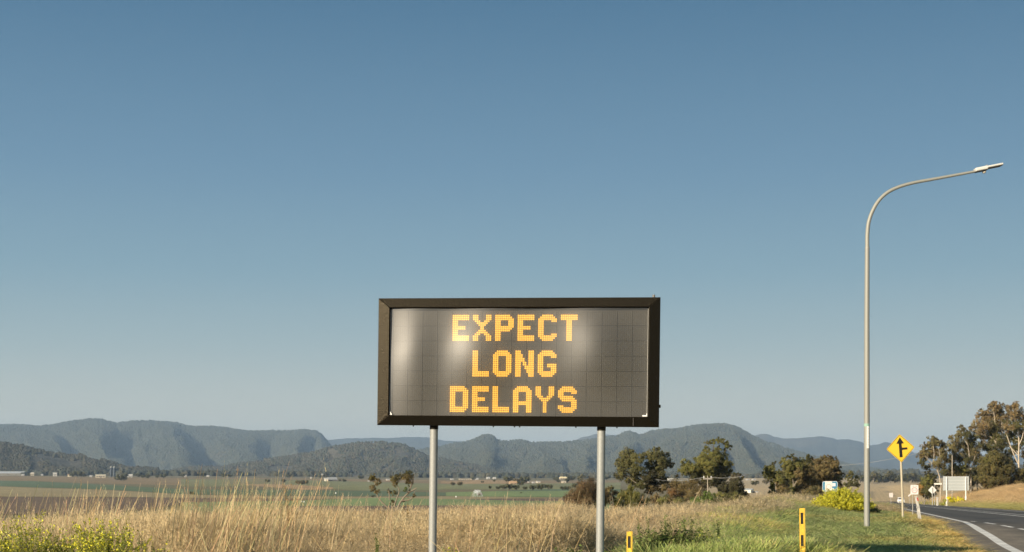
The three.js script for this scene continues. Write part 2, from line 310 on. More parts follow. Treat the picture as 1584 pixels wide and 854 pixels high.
const hillF = ridge('dark wooded spur with open slopes coming down beside the silos', [[-200, 670], [-60, 680], [0, 686], [30, 691], [60, 698], [90, 704], [110, 706.5], [130, 705.5], [150, 711], [180, 718], [210, 722], [240, 727], [280, 734], [330, 743]], 3900, 3050, { s: 6, spur: .15, rough: 1.5, col: [.115, .10, .058], warm: .8, fall: .03, pw: 1.0 });
const hillL = ridge('low wooded rise closing the valley behind the farmhouses', [[-60, 737], [200, 735], [300, 733], [420, 734], [560, 735.5], [700, 737], [860, 738], [960, 736], [1130, 733], [1200, 734], [1340, 733], [1420, 730], [1500, 722], [1600, 718]], 3700, 3050, { s: 7, spur: .1, rough: 1, col: [.18, .155, .085], warm: .9, fall: 0, pw: .9 });

// ---- woods on the nearer hills: a mass of crowns nobody could count
function woods(label, hill, n, x0, x1, t0, t1, r0, r1, cols, keep, detail = 1, sink = .7) {
  const g = new THREE.IcosahedronGeometry(1, detail), a = g.attributes.position, q = V3();
  for (let i = 0; i < a.count; i++) { q.fromBufferAttribute(a, i); const k = .75 + .55 * fbm(q.x * 2.1 + 9, q.y * 2.1 + q.z * 1.7, 400, 2); q.multiplyScalar(k); a.setXYZ(i, q.x, q.y, q.z); }
  g.computeVertexNormals();
  const im = new THREE.InstancedMesh(g, M({ roughness: 1, vertexColors: false }), n), m = new THREE.Matrix4(), c = new THREE.Color(); let k = 0;
  for (let tries = 0; k < n && tries < n * 8; tries++) {
    const px = rr(x0, x1), t = mixn(t0, t1, Math.pow(rnd(), 1.3)); if (keep && rnd() > keep(px, t)) continue;
    const d = hill.d0 + (hill.D - hill.d0) * t, x = (px - CX) / FL * d, r = rr(r0, r1), y = Math.max(hill.heightAt(px, t), landY(x, -d));
    m.makeRotationY(rnd() * 6.3).scale(V3(r, r * rr(.9, 1.6), r)).setPosition(x, y + r * sink, -d); im.setMatrixAt(k, m);
    const b = cols[Math.floor(rnd() * cols.length)], f = rr(.65, 1.3); im.setColorAt(k, c.setRGB(b[0] * f, b[1] * f, b[2] * f)); k++;
  }
  im.count = k; im.name = numbered('hill_forest'); im.castShadow = im.receiveShadow = true; scene.add(im);
  tag(im, label, 'forest', null, 'stuff');
}
const DARKW = [[.05, .055, .03], [.065, .06, .035], [.08, .065, .04], [.055, .06, .04]];
const gap = (s) => (px, t) => ss(.38, .5, fbm(px * .035, t * 4, s, 3));
woods('open wood covering the grey brown hill under the cliff end', hillC, 24000, 200, 830, 0, 1.02, 2.2, 4.8, DARKW, gap(501));
woods('dark scrubby wood on the spur above the silos', hillF, 11000, -160, 300, .02, 1.02, 2.2, 4.6, [[.055, .05, .03], [.07, .06, .035], [.05, .052, .03]], gap(502));
woods('belt of dark trees along the foot of the hills', hillL, 6400, -80, 1420, 0, .95, 3, 6.5, [[.045, .05, .03], [.06, .055, .03], [.05, .055, .04]], (px, t) => ss(.42, .56, fbm(px * .02, t * 2, 503, 3)) * (px > 1110 && px < 1350 ? .7 : 1) * (px < 300 && t > .35 ? 0 : 1));

const FARW = [[.05, .06, .038], [.065, .07, .042], [.085, .08, .05], [.055, .062, .045]];
woods('open forest over the long range with the blunt cliff end', hillA, 110000, -80, 620, .05, 1.0, 3.2, 6.6, FARW, (px, t) => .25 + .75 * ss(.36, .56, fbm(px * .05, t * 9, 505, 4)), 0, .35);
woods('open forest over the broad hill behind the message sign', hillD, 120000, 560, 1420, .02, 1.0, 2.8, 5.8, FARW, (px, t) => .25 + .75 * ss(.36, .56, fbm(px * .05, t * 9, 506, 4)), 0, .35);
// ---------------------------------------------------------------- the message sign
const FONT = {   // 14 rows of lit dots: spans of columns
  E: ['0-8', '0-8', '0-8', '0-2', '0-2', '0-2', '0-6', '0-6', '0-2', '0-2', '0-2', '0-8', '0-8', '0-8'],
  X: ['0-2,7-9', '0-2,7-9', '0-2,7-9', '1-3,6-8', '2-7', '3-6', '4-5', '4-5', '3-6', '2-7', '1-3,6-8', '0-2,7-9', '0-2,7-9', '0-2,7-9'],
  P: ['0-7', '0-8', '0-9', '0-2,7-9', '0-2,7-9', '0-2,7-9', '0-9', '0-8', '0-7', '0-2', '0-2', '0-2', '0-2', '0-2'],
  C: ['2-7', '1-8', '0-9', '0-2,7-9', '0-2', '0-2', '0-2', '0-2', '0-2', '0-2', '0-2,7-9', '0-9', '1-8', '2-7'],
  T: ['0-8', '0-8', '0-8', '3-5', '3-5', '3-5', '3-5', '3-5', '3-5', '3-5', '3-5', '3-5', '3-5', '3-5'],
  L: ['0-2', '0-2', '0-2', '0-2', '0-2', '0-2', '0-2', '0-2', '0-2', '0-2', '0-2', '0-8', '0-8', '0-8'],
  O: ['2-7', '1-8', '0-9', '0-2,7-9', '0-2,7-9', '0-2,7-9', '0-2,7-9', '0-2,7-9', '0-2,7-9', '0-2,7-9', '0-2,7-9', '0-9', '1-8', '2-7'],
  N: ['0-2,7-9', '0-2,7-9', '0-3,7-9', '0-3,7-9', '0-4,7-9', '0-4,7-9', '0-2,4-5,7-9', '0-2,4-5,7-9', '0-2,5-9', '0-2,5-9', '0-2,6-9', '0-2,6-9', '0-2,7-9', '0-2,7-9'],
  G: ['2-7', '1-8', '0-9', '0-2,7-9', '0-2', '0-2', '0-2', '0-2,5-9', '0-2,5-9', '0-2,7-9', '0-2,7-9', '0-9', '1-8', '2-7'],
  D: ['0-7', '0-8', '0-9', '0-2,7-9', '0-2,7-9', '0-2,7-9', '0-2,7-9', '0-2,7-9', '0-2,7-9', '0-2,7-9', '0-2,7-9', '0-9', '0-8', '0-7'],
  A: ['2-7', '1-8', '0-9', '0-2,7-9', '0-2,7-9', '0-2,7-9', '0-2,7-9', '0-2,7-9', '0-9', '0-9', '0-2,7-9', '0-2,7-9', '0-2,7-9', '0-2,7-9'],
  Y: ['0-2,7-9', '0-2,7-9', '0-2,7-9', '0-2,7-9', '0-2,7-9', '1-3,6-8', '2-7', '3-6', '4-5', '4-5', '4-5', '4-5', '4-5', '4-5'],
  S: ['2-7', '1-8', '0-9', '0-2,7-9', '0-2', '0-7', '1-8', '2-9', '7-9', '7-9', '0-2,7-9', '0-9', '1-8', '2-7'],
};
{
  const s = thing('message_sign', 'black framed roadside display with amber dot letters reading EXPECT LONG DELAYS on two posts', 'message sign', [.045, 0, -22]);
  s.rotation.order = 'YXZ'; s.rotation.y = -7.4 * Math.PI / 180; s.rotation.z = -.7 * Math.PI / 180;
  const CY = 3.365, HWID = 2.19, HHT = .99, PIT = .0291, MOD = PIT * 8, OX = .025, OY = -.022;       // frame centre and half sizes, dot pitch, module size
  // frame: four mitred rails with a folded front
  const rail = (pts, nx, ny) => { const g = new THREE.ExtrudeGeometry(new THREE.Shape(pts.map(([x, y]) => new THREE.Vector2(x, y))), { depth: .10, bevelEnabled: true, bevelSize: .006, bevelThickness: .006, bevelSegments: 2, bevelOffset: -.007 }); { const a = g.attributes.position; for (let i = 0; i < a.count; i++) if (a.getZ(i) > .05) { const ex = nx ? (HWID - Math.abs(a.getX(i))) / .18 : (HHT - Math.abs(a.getY(i))) / .15; a.setZ(i, a.getZ(i) - .036 * (1 - Math.min(1, Math.max(0, ex)))); } g.computeVertexNormals(); } g.translate(0, CY, 0); return new MB().geo(g).geometry(); };
  const ix0 = -HWID + .185, ix1 = HWID - .17, iy0 = -HHT + .155, iy1 = HHT - .15;
  part('frame_rail', rail([[-HWID, HHT], [ix0, iy1], [ix1, iy1], [HWID, HHT]].reverse(), 0, 1), mat.coat, s);
  part('frame_rail', rail([[-HWID, -HHT], [HWID, -HHT], [ix1, iy0], [ix0, iy0]], 0, -1), mat.coat, s);
  part('frame_rail', rail([[-HWID, -HHT], [ix0, iy0], [ix0, iy1], [-HWID, HHT]], -1, 0), mat.coat, s);
  part('frame_rail', rail([[HWID, -HHT], [HWID, HHT], [ix1, iy1], [ix1, iy0]], 1, 0), mat.coat, s);
  new MB().box(0, CY, -.13, 2 * HWID - .03, 2 * HHT - .03, .255, [1, 1, 1], .012).build('cabinet', mat.coat, s);
  // LED modules, each a louvred tile of 8 by 8 unlit dots
  const dotTex = dataTex(128, (u, v) => {
    const a = (u * 8) % 1 - .5, b = (v * 8) % 1 - .5, r = Math.hypot(a, b), line = Math.abs(b + .42) < .09 ? 1 : 0;
    const k = r < .27 ? .62 : line ? .22 : .42; return [k, k * .93, k * .80];
  });
  const dotBump = dataTex(128, (u, v) => { const a = (u * 8) % 1 - .5, b = (v * 8) % 1 - .5; return Math.hypot(a, b) < .27 ? 1 : Math.abs(b + .42) < .09 ? .8 : .3; });
  const tones = [.92, 1, 1.06, .97].map((k) => new THREE.MeshStandardMaterial({ color: new THREE.Color().setRGB(.056 * k, .050 * k, .034 * k), map: dotTex, bumpMap: dotBump, bumpScale: .002, roughness: .6 }));
  const tile = new MB().geo(new RoundedBoxGeometry(MOD - .006, MOD - .006, .02, 1, .0015)).geometry();
  { const a = tile.attributes.position, u = tile.attributes.uv; for (let i = 0; i < a.count; i++) u.setXY(i, a.getX(i) / MOD + .5, a.getY(i) / MOD + .5); }
  for (let j = 0; j < 7; j++) for (let i = 0; i < 17; i++) {
    const m = part('led_module', tile, tones[Math.floor(rnd() * 4)], s);
    m.position.set(OX + (i - 8) * MOD, CY + OY + (3 - j) * MOD, .012 + rr(-.0012, .0012));
  }
  new MB().box(0, CY, .002, ix1 - ix0 + .02, iy1 - iy0 + .02, .004, [.05, .047, .042]).build('backing_plate', mat.matte, s);
  // lit letters: every lit dot a small lens
  const lit = new THREE.MeshStandardMaterial({ color: new THREE.Color().setRGB(.5, .25, .03), roughness: .4, emissive: new THREE.Color().setRGB(1, .47, .022), emissiveIntensity: .80 });
  const lits = [1, .93, .88].map((q) => { const m = lit.clone(); m.emissiveIntensity *= q; return m; });
  const x0 = OX - 8.5 * MOD, y0 = CY + OY + 3.5 * MOD;
  const words = [[2, [['E', 32], ['X', 43], ['P', 55], ['E', 67], ['C', 78], ['T', 90]]], [21, [['L', 43], ['O', 54], ['N', 66], ['G', 78]]], [40, [['D', 31], ['E', 43], ['L', 54], ['A', 65], ['Y', 77], ['S', 89]]]];
  const lens = new THREE.BoxGeometry(.0225, .0225, .004);
  for (const [row, letters] of words) for (const [ch, col] of letters) {
    const b = new MB();
    FONT[ch].forEach((spans, j) => { for (const sp of spans.split(',')) { const [a, z] = sp.split('-').map(Number); for (let c = a; c <= z; c++) b.geo(lens, new THREE.Matrix4().makeTranslation(x0 + (col + c + .5) * PIT, y0 - (row + j + .5) * PIT, .0255)); } });
    part('led_letter', b.geometry(), lits[Math.floor(rnd() * 3)], s);
  }
  // clear anti-glare cover, buckled a little between its clips
  const cov = new THREE.PlaneGeometry(ix1 - ix0 - .05, iy1 - iy0 - .012, 96, 48), a = cov.attributes.position;
  for (let i = 0; i < a.count; i++) {
    const x = a.getX(i), y = a.getY(i);
    const bulge = (cx, cy, sx, sy, h) => h * Math.exp(-(((x - cx) / sx) ** 2) - (((y - cy) / sy) ** 2));
    a.setZ(i, bulge(-1.62, -.05, .33, .8, .058) + bulge(-.60, .08, .48, .62, .082) + bulge(1.24, .16, .46, .62, .064) + bulge(.35, -.35, .35, .4, .012) + .004 * Math.sin(x * 5.3 + y * 2.4 + 1) + .006 * (fbm(x * 1.4 + 5, y * 1.6 + 3, 601, 2) - .5));
  }
  cov.computeVertexNormals(); cov.translate((ix0 + ix1) / 2, CY + (iy0 + iy1) / 2 - .004, .050);
  part('clear_cover', cov, new THREE.MeshPhysicalMaterial({ color: new THREE.Color().setRGB(.96, .95, .92), transmission: 1, thickness: 0, roughness: .38, ior: 1.72, side: THREE.DoubleSide }), s);
  // edge strips, clips, bolts, stub and latch
  new MB().box(ix1 - .014, CY - .004, .045, .008, iy1 - iy0 - .03, .05, [.42, .41, .38], .002).build('edge_strip', mat.plain, s);
  new MB().box(ix0 + .014, CY - .004, .045, .010, iy1 - iy0 - .03, .05, [.34, .34, .33], .002).build('edge_strip', mat.plain, s);
  for (const [x, w] of [[ix0 + .04, .03], [ix1 - .045, .075]]) new MB().box(x, CY + iy0 + .016, .088, w, .022, .012, [.85, .84, .8], .003).box(x + (x > 0 ? w / 2 - .008 : -w / 2 + .008), CY + iy0 + .03, .088, .012, .045, .012, [.85, .84, .8], .003).build('corner_clip', mat.plain, s);
  const post = (x) => { const m = new MB().tube([V3(0, -.7, 0), V3(0, 1, 0), V3(0, CY - HHT + .02, 0)], .0625, 28, [.43, .44, .42]).build('post', mat.zinc, s); m.position.set(x, 0, -.08); new MB().tube([V3(x, CY - HHT - .055, -.08), V3(x, CY - HHT + .01, -.08)], .068, 28, [.05, .045, .04]).build('post_collar', mat.coat, s); };
  post(-1.315); post(1.305);
  for (const x of [-1.62, -.36, -.03, .05, .92, 1.55]) new MB().tube([V3(x, CY - HHT - .018, .04), V3(x, CY - HHT + .01, .04)], .011, 8, [.4, .4, .4]).build('bolt', mat.coat, s);
  new MB().tube([V3(2.085, CY + HHT - .01, .0), V3(2.085, CY + HHT + .045, .0)], .022, 14, [.25, .25, .24]).build('stub', mat.zinc, s);
  new MB().box(HWID + .008, CY - .67, .03, .03, .05, .05, [.05, .05, .05], .01).build('latch', mat.coat, s);
  new MB().box(1.80, CY - HHT + .075, .107, .006, .13, .002, [.12, .11, .1]).build('seam', mat.matte, s);
}
// ---------------------------------------------------------------- street lamp
{
  const d = 40, b = at(1341, d), k = d / FL;                     // k: metres per picture unit at that depth
  const L = thing('street_lamp', 'tall grey galvanised street lamp with curved arm reaching over the road', 'street lamp', [b.x, b.y, b.z]);
  const q = (px, py) => V3((px - 1341) * k, EYE - (py - HY) * k - b.y, 0);
  new MB().tube([V3(0, -.3, 0), V3(0, 3, 0), V3(0, 6, 0), q(1341.6, 384)], [.082, .078, .072, .064], 24, [.40, .40, .36]).build('pole', mat.zinc, L);
  const arm = new THREE.CatmullRomCurve3([[1341.6, 384], [1341.8, 362], [1344, 343], [1350.5, 325], [1360.5, 309], [1374, 297], [1391, 289], [1412, 283], [1440, 277.8], [1475, 271.4], [1507, 265.4]].map(([x, y]) => q(x, y))).getSpacedPoints(48);
  new MB().tube(arm, arm.map((_, i) => mixn(.058, .036, i / 48)), 18, [.42, .42, .37]).build('arm', mat.zinc, L);
  const c = q(1341.6, 384); new MB().tube([c.clone().add(V3(0, -.02, 0)), c.clone().add(V3(0, .02, 0))], .068, 20, [.45, .44, .40]).build('collar', mat.zinc, L);
  const gb = q(1341, 657.5); new MB().tube([V3(0, gb.y - .04, 0), V3(0, gb.y + .04, 0)], .0805, 24, [.28, .46, .38]).build('green_band', mat.matte, L);
  { // pale number strip, its weathered characters too small to read
    const st = new MB(); for (let i = 0; i < 7; i++) st.geo(new THREE.CylinderGeometry(.0812, .0812, .006, 8, 1, true, -.15, .75), new THREE.Matrix4().makeTranslation(0, q(0, 663 + i * 4.2).y, 0), [.2, .2, .19]).geo(new THREE.CylinderGeometry(.0812, .0812, .004, 8, 1, true, .05, .35), new THREE.Matrix4().makeTranslation(0, q(0, 665 + i * 4.2).y, 0), [.25, .25, .24]);
    const back = new MB().geo(new THREE.CylinderGeometry(.0805, .0805, 34 * k, 10, 1, true, -.25, .95), new THREE.Matrix4().makeTranslation(0, q(0, 676.5).y, 0), [.8, .8, .76]).build('number_strip', mat.matte, L); st.build('character_row', mat.matte, back).userData.kind = 'stuff';
  }
  // head: a deep gear housing and a thin flat light panel, both tilted with the arm
  const head = (x, y, w, h, z, ang, nm, col, r) => { const m = new MB().box(0, 0, 0, w, h, z, col, r).build(nm, mat.plain, L); m.position.copy(q(x, y)); m.rotation.z = ang; return m; };
  const ang = 11.5 * Math.PI / 180;
  head(1517.3, 261.6, 19.5 * k, .105, .24, ang, 'gear_housing', [.62, .62, .58], .035);
  head(1518, 264.0, 18 * k, .04, .2, ang, 'gear_base', [.035, .035, .035], .01);
  head(1537.5, 256.9, 25.5 * k, .055, .28, ang, 'light_panel', [.62, .62, .58], .022);
  head(1537.6, 258.6, 23.5 * k, .022, .25, ang, 'lens_plate', [.05, .048, .045], .006);
  head(1525.6, 259, .012, .115, .245, ang, 'housing_rib', [.3, .3, .29], .003); head(1546.5, 255, .008, .06, .285, ang, 'housing_rib', [.3, .3, .29], .003);
  const sn = new MB().geo(new THREE.SphereGeometry(.055, 16, 8, 0, 6.3, Math.PI / 2, Math.PI / 2), null, [.72, .66, .55]).build('sensor_dome', mat.plain, L); sn.position.copy(q(1522.3, 265.3)); sn.rotation.z = ang;
  new MB().tube([q(1504, 266), q(1510, 264.8)], .030, 14, [.45, .44, .42]).build('spigot', mat.zinc, L);
}
// ---------------------------------------------------------------- road furniture
const flat = (shape, depth, holes) => { if (holes) shape.holes.push(...holes); return new THREE.ExtrudeGeometry(shape, { depth, bevelEnabled: false, curveSegments: 10 }); };
function rrect(w, h, r) { const s = new THREE.Shape(), x = -w / 2, y = -h / 2; s.moveTo(x + r, y); s.lineTo(x + w - r, y); s.absarc(x + w - r, y + r, r, -Math.PI / 2, 0); s.lineTo(x + w, y + h - r); s.absarc(x + w - r, y + h - r, r, 0, Math.PI / 2); s.lineTo(x + r, y + h); s.absarc(x + r, y + h - r, r, Math.PI / 2, Math.PI); s.lineTo(x, y + r); s.absarc(x + r, y + r, r, Math.PI, Math.PI * 1.5); return s; }
const poly = (pts) => new THREE.Shape(pts.map(([x, y]) => new THREE.Vector2(x, y)));
{ // yellow diamond: side road ahead
  const d = 50, b = at(1398, d), k = d / FL, s = thing('warning_sign', 'yellow diamond sign with black arrow and side road joining on the right', 'warning sign', [b.x, b.y, b.z]);
  const top = V3(-5 * k, EYE - (693.5 - HY) * k - b.y, 0);
  new MB().tube([V3(0, -.4, -.06), V3(-1.6 * k, 1.0, -.06), V3(-4.6 * k, top.y + .25, -.06)], [.04, .04, .04], 14, [.62, .55, .40]).build('post', mat.zinc, s);
  const bd = new THREE.Group(); bd.name = 'board'; s.add(bd); bd.position.copy(top); bd.rotation.z = 4.2 * Math.PI / 180;
  const t = 22 * k, side = t * Math.SQRT2;
  const dia = (sd, r) => new THREE.Matrix4().makeRotationZ(Math.PI / 4);
  new MB().geo(flat(rrect(side, side, .045), .006), dia(), [.80, .50, .030]).build('panel', mat.plain, bd);
  new MB().geo(flat(rrect(side - .03, side - .03, .04), .003, [rrect(side - .055, side - .055, .03)]), dia().setPosition(0, 0, .007), [.06, .045, .01]).build('border', mat.matte, bd);
  const sy = new MB();
  for (const pts of [[[-2.4, -14], [2.4, -14], [2.2, 8], [-2.2, 8]], [[-6, 7.2], [6, 7.2], [0, 17.2]], [[2.2, -2.8], [10.6, -2.6], [10.6, .8], [2.2, .8]]]) sy.geo(flat(poly(pts.map(([x, y]) => [x * k, y * k])), .002), new THREE.Matrix4().makeTranslation(0, 0, .0065), [.012, .010, .008]);
  sy.build('arrow_symbol', mat.matte, bd);
}
function yellowPost(px, topY, d, label) {
  const b = at(px, d), k = d / FL, s = thing('marker_post', label, 'marker post', [b.x, b.y, b.z]), h = EYE - (topY - HY) * k - b.y, Y = [1.25, .80, .085];
  s.rotation.y = -.12;
  const a = px > 1000 ? -.6 : .0; s.rotation.z = -a * Math.PI / 180;
  // front flange with two windows cut through it, web behind, right-hand flange folded back
  const f = poly([[-.048, -.4], [.034, -.4], [.034, h], [-.048, h - .006]]), holes = [];
  for (const y of [h - .195, h - .565]) holes.push(new THREE.Path([[-.028, y - .07], [.018, y - .07], [.018, y + .118], [-.028, y + .118]].map(([x, z]) => new THREE.Vector2(x, z))));
  new MB().geo(flat(f, .005, holes), null, Y).build('front_plate', mat.grain, s);
  new MB().box(.0405, h / 2 - .2, -.03, .013, h + .396, .058, [1.3, .86, .13], .002).build('side_flange', mat.grain, s);
  new MB().box(-.007, h / 2 - .2, -.05, .08, h + .39, .005, [.03, .022, .01], .001).build('back_plate', mat.matte, s);
  for (const y of [h - .171, h - .541]) new MB().box(-.005, y, -.012, .043, .184, .006, [.016, .012, .008]).build('reflector', mat.plain, s);
}
yellowPost(1242, 786, 23.6, 'tall yellow steel marker post with two black windows on the green verge');
yellowPost(974, 822, 22.6, 'short yellow marker post with one black window showing in the dry grass');
{ // leaning white guide post
  const d = 48, b = at(1422, d), k = d / FL, s = thing('guide_post', 'leaning white guide post with red reflector beside the diamond sign', 'guide post', [b.x, b.y, b.z]);
  const ln = [[1423, 806], [1421.8, 795], [1420.2, 783], [1418, 775], [1416.6, 767.6]].map(([x, y]) => V3((x - 1422) * k, EYE - (y - HY) * k - b.y, 0)), wd = [.062, .05, .042, .038, .036];
  const m = new MB(); for (let i = 0; i + 1 < ln.length; i++) { const A = ln[i], B = ln[i + 1], a = wd[i], c = wd[i + 1]; const v = (p, w, z) => V3(p.x + w, p.y, z); m.quad(v(A, -a, .012), v(A, a, .012), v(B, c, .012), v(B, -c, .012), [.8, .77, .7]); m.quad(v(A, a, -.012), v(A, -a, -.012), v(B, -c, -.012), v(B, c, -.012), [.8, .77, .7]); m.quad(v(A, a, .012), v(A, a, -.012), v(B, c, -.012), v(B, c, .012), [.8, .77, .7]); m.quad(v(A, -a, -.012), v(A, -a, .012), v(B, -c, .012), v(B, -c, -.012), [.8, .77, .7]); }
  const T = ln[4]; m.quad(V3(T.x - .036, T.y, .012), V3(T.x + .036, T.y, .012), V3(T.x + .036, T.y, -.012), V3(T.x - .036, T.y, -.012), [.8, .77, .7]); m.build('post', mat.grain, s);
  const r = new MB().box(0, 0, .016, .045, .12, .008, [.42, .07, .05], .002).build('reflector', mat.plain, s); r.position.set((1419.4 - 1422) * k, EYE - (772.3 - HY) * k - b.y, 0); r.rotation.z = .3;
  const n = new MB().box(0, 0, .01, .05, .06, .03, [.78, .75, .68], .004).build('bracket', mat.grain, s); n.position.set((1418.7 - 1422) * k, EYE - (785 - HY) * k - b.y, 0);
}
{ // second guide post, across the road
  const d = 205, b = at(1450, d), s = thing('guide_post', 'upright white guide post across the road by the big sign', 'guide post', [b.x, b.y, b.z]);
  new MB().box(0, .5, 0, .3, 1.45, .05, [.8, .78, .72], .01).build('post', mat.grain, s); new MB().box(0, 1.0, .03, .12, .16, .01, [.5, .42, .38]).build('reflector', mat.plain, s);
}
function ringSign(name, label, cx, cy, wpx, hpx, d, posts, tilt = 0) {
  const b = at(cx, d), k = d / FL, s = thing(name, label, 'speed sign', [b.x, b.y, b.z]), y = EYE - (cy - HY) * k - b.y, w = wpx * k, h = hpx * k;
  for (const p of posts) new MB().tube([V3(p * k, -.3, -.03), V3(p * k, y, -.03)], .6 * k, 8, [.5, .47, .4]).build('post', mat.zinc, s);
  const bd = new THREE.Group(); bd.name = 'board'; bd.position.set(0, y, 0); bd.rotation.z = tilt; s.add(bd);
  new MB().geo(flat(rrect(w, h, w * .1), .008), null, [.74, .70, .66]).build('panel', mat.plain, bd);
  const ring = new THREE.Shape(); ring.absarc(0, 0, w * .37, 0, Math.PI * 2); const hole = new THREE.Path(); hole.absarc(0, 0, w * .30, 0, Math.PI * 2);
  new MB().geo(flat(ring, .003, [hole]), new THREE.Matrix4().makeTranslation(0, -h * .06, .009), [.42, .20, .19]).build('ring', mat.plain, bd);
  new MB().box(-w * .1, -h * .06, .011, w * .12, w * .2, .003, [.52, .47, .46]).box(w * .1, -h * .06, .011, w * .12, w * .2, .003, [.52, .47, .46]).build('weathered_number', mat.matte, bd);
  new MB().box(-w * .14, h * .36, .011, w * .22, h * .05, .003, [.4, .38, .36]).box(w * .2, h * .36, .011, w * .2, h * .05, .003, [.4, .38, .36]).build('worn_legend', mat.matte, bd).userData.kind = 'stuff';
  return s;
}
ringSign('speed_sign', 'small white sign with faint red ring behind the leaning guide post', 1414.6, 757.6, 12.2, 14.8, 64, [-2.4, 4.6]);
{ // blue and white roadside board
  const d = 118, b = at(1284, d), k = d / FL, s = thing('information_board', 'blue edged board with white ringed panel above the yellow flowering bush', 'sign board', [b.x, b.y, b.z]);
  const y = EYE - (752.5 - HY) * k - b.y, w = 23.5 * k, h = 16 * k;
  for (const p of [-7, 7]) new MB().tube([V3(p * k, -.4, -.05), V3(p * k, y, -.05)], .04, 10, [.5, .48, .42]).build('post', mat.zinc, s);
  const bd = new THREE.Group(); bd.name = 'board'; bd.position.y = y; s.add(bd);
  new MB().geo(flat(rrect(w, h, .16), .02), null, [.60, .66, .68]).build('panel', mat.plain, bd);
  new MB().geo(flat(rrect(w - .07, h - .07, .14), .004), new THREE.Matrix4().makeTranslation(0, 0, .021), [.055, .22, .36]).build('blue_face', mat.plain, bd);
  new MB().box(5.9 * k, 2.6 * k, .028, 5.2 * k, 5 * k, .004, [.68, .72, .74]).box(4.6 * k, -4.2 * k, .028, 2.8 * k, 3.4 * k, .004, [.6, .66, .68]).build('white_symbol', mat.plain, bd);
  new MB().geo(flat(rrect(11 * k, 14.6 * k, .05), .01), new THREE.Matrix4().makeTranslation(-2.4 * k, .8 * k, .034), [.76, .72, .66]).build('ringed_panel', mat.plain, bd);
  const ring = new THREE.Shape(); ring.absarc(0, 0, 4.1 * k, 0, Math.PI * 2); const hole = new THREE.Path(); hole.absarc(0, 0, 3.3 * k, 0, Math.PI * 2);
  new MB().geo(flat(ring, .003, [hole]), new THREE.Matrix4().makeTranslation(-2.2 * k, -.5 * k, .046), [.55, .36, .32]).build('ring', mat.plain, bd);
  new MB().box(-2.4 * k, -5.9 * k, .046, 5 * k, .9 * k, .003, [.3, .3, .3]).build('worn_legend', mat.matte, bd);
}
{ // back of the big direction sign across the road
  const d = 200, b = at(1479, d), k = d / FL, s = thing('direction_sign', 'large grey sign seen from its ribbed back on two white posts', 'direction sign', [b.x, b.y, b.z]);
  const Y = (py) => EYE - (py - HY) * k - b.y, w = 40 * k;
  new MB().box(0, (Y(737) + Y(759)) / 2, -.03, w, Y(737) - Y(759), .03, [.42, .45, .45], .01).build('panel', mat.plain, s);
  for (const py of [738.5, 743.5, 748.5, 753.5, 758]) new MB().box(0, Y(py), .0, w - .05, .1, .05, [.50, .52, .51], .01).build('rib', mat.plain, s);
  for (const p of [-14.8, 14.8]) { new MB().tube([V3(p * k, -.4, .11), V3(p * k, Y(738), .11)], .085, 12, [.74, .73, .68]).build('post', mat.plain, s); new MB().tube([V3(p * k, -.4, .11), V3(p * k, Y(768), .11)], .13, 12, [.78, .76, .70]).build('post_sleeve', mat.plain, s); }
}
{ // back of the far diamond
  const d = 215, b = at(1442.3, d), k = d / FL, s = thing('warning_sign', 'pale grey back of a diamond sign beside the dark shrub across the road', 'warning sign', [b.x, b.y, b.z]), y = EYE - (758.2 - HY) * k - b.y;
  new MB().geo(flat(rrect(9.3 * k, 9.3 * k, .05), .02), new THREE.Matrix4().makeRotationZ(Math.PI / 4).setPosition(0, y, 0), [.72, .70, .66]).build('panel', mat.plain, s);
  new MB().tube([V3(0, -.3, .06), V3(0, y + .35, .06)], .07, 10, [.48, .48, .45]).build('post', mat.zinc, s);
}
{ // street name blade
  const d = 225, b = at(1446, d), k = d / FL, s = thing('street_name_sign', 'thin white street name blade on a pole behind the pale diamond', 'street sign', [b.x, b.y, b.z]), y = EYE - (748.6 - HY) * k - b.y;
  new MB().box(5 * k, y, 0, 12.2 * k, 2.6 * k, .04, [.74, .72, .64], .01).build('blade', mat.plain, s);
  new MB().tube([V3(0, -.3, 0), V3(0, y + .1, 0)], .05, 8, [.5, .49, .45]).build('post', mat.zinc, s);
}
{ // small far signs on the left verge
  const d = 135, b = at(1378.5, d), k = d / FL, s = thing('small_sign', 'small faded white sign far down the verge by the car', 'small sign', [b.x, b.y, b.z]), y = EYE - (766 - HY) * k - b.y;
  new MB().box(0, y, 0, 6 * k, 7 * k, .02, [.66, .60, .55], .005).build('panel', mat.plain, s); new MB().tube([V3(0, -.3, -.03), V3(0, y, -.03)], .03, 8, [.5, .48, .44]).build('post', mat.zinc, s);
  const d2 = 330, b2 = at(1407, d2), k2 = d2 / FL, s2 = thing('small_sign', 'tiny tilted white sign plate close beside the ringed sign', 'small sign', [b2.x, b2.y, b2.z]), y2 = EYE - (766 - HY) * k2 - b2.y;
  const p = new MB().box(0, 0, 0, 5 * k2, 1.8 * k2, .03, [.74, .72, .68], .01).build('panel', mat.plain, s2); p.position.y = y2; p.rotation.z = .7; new MB().tube([V3(0, -.3, -.04), V3(0, y2, -.04)], .05, 8, [.5, .48, .44]).build('post', mat.zinc, s2);
}
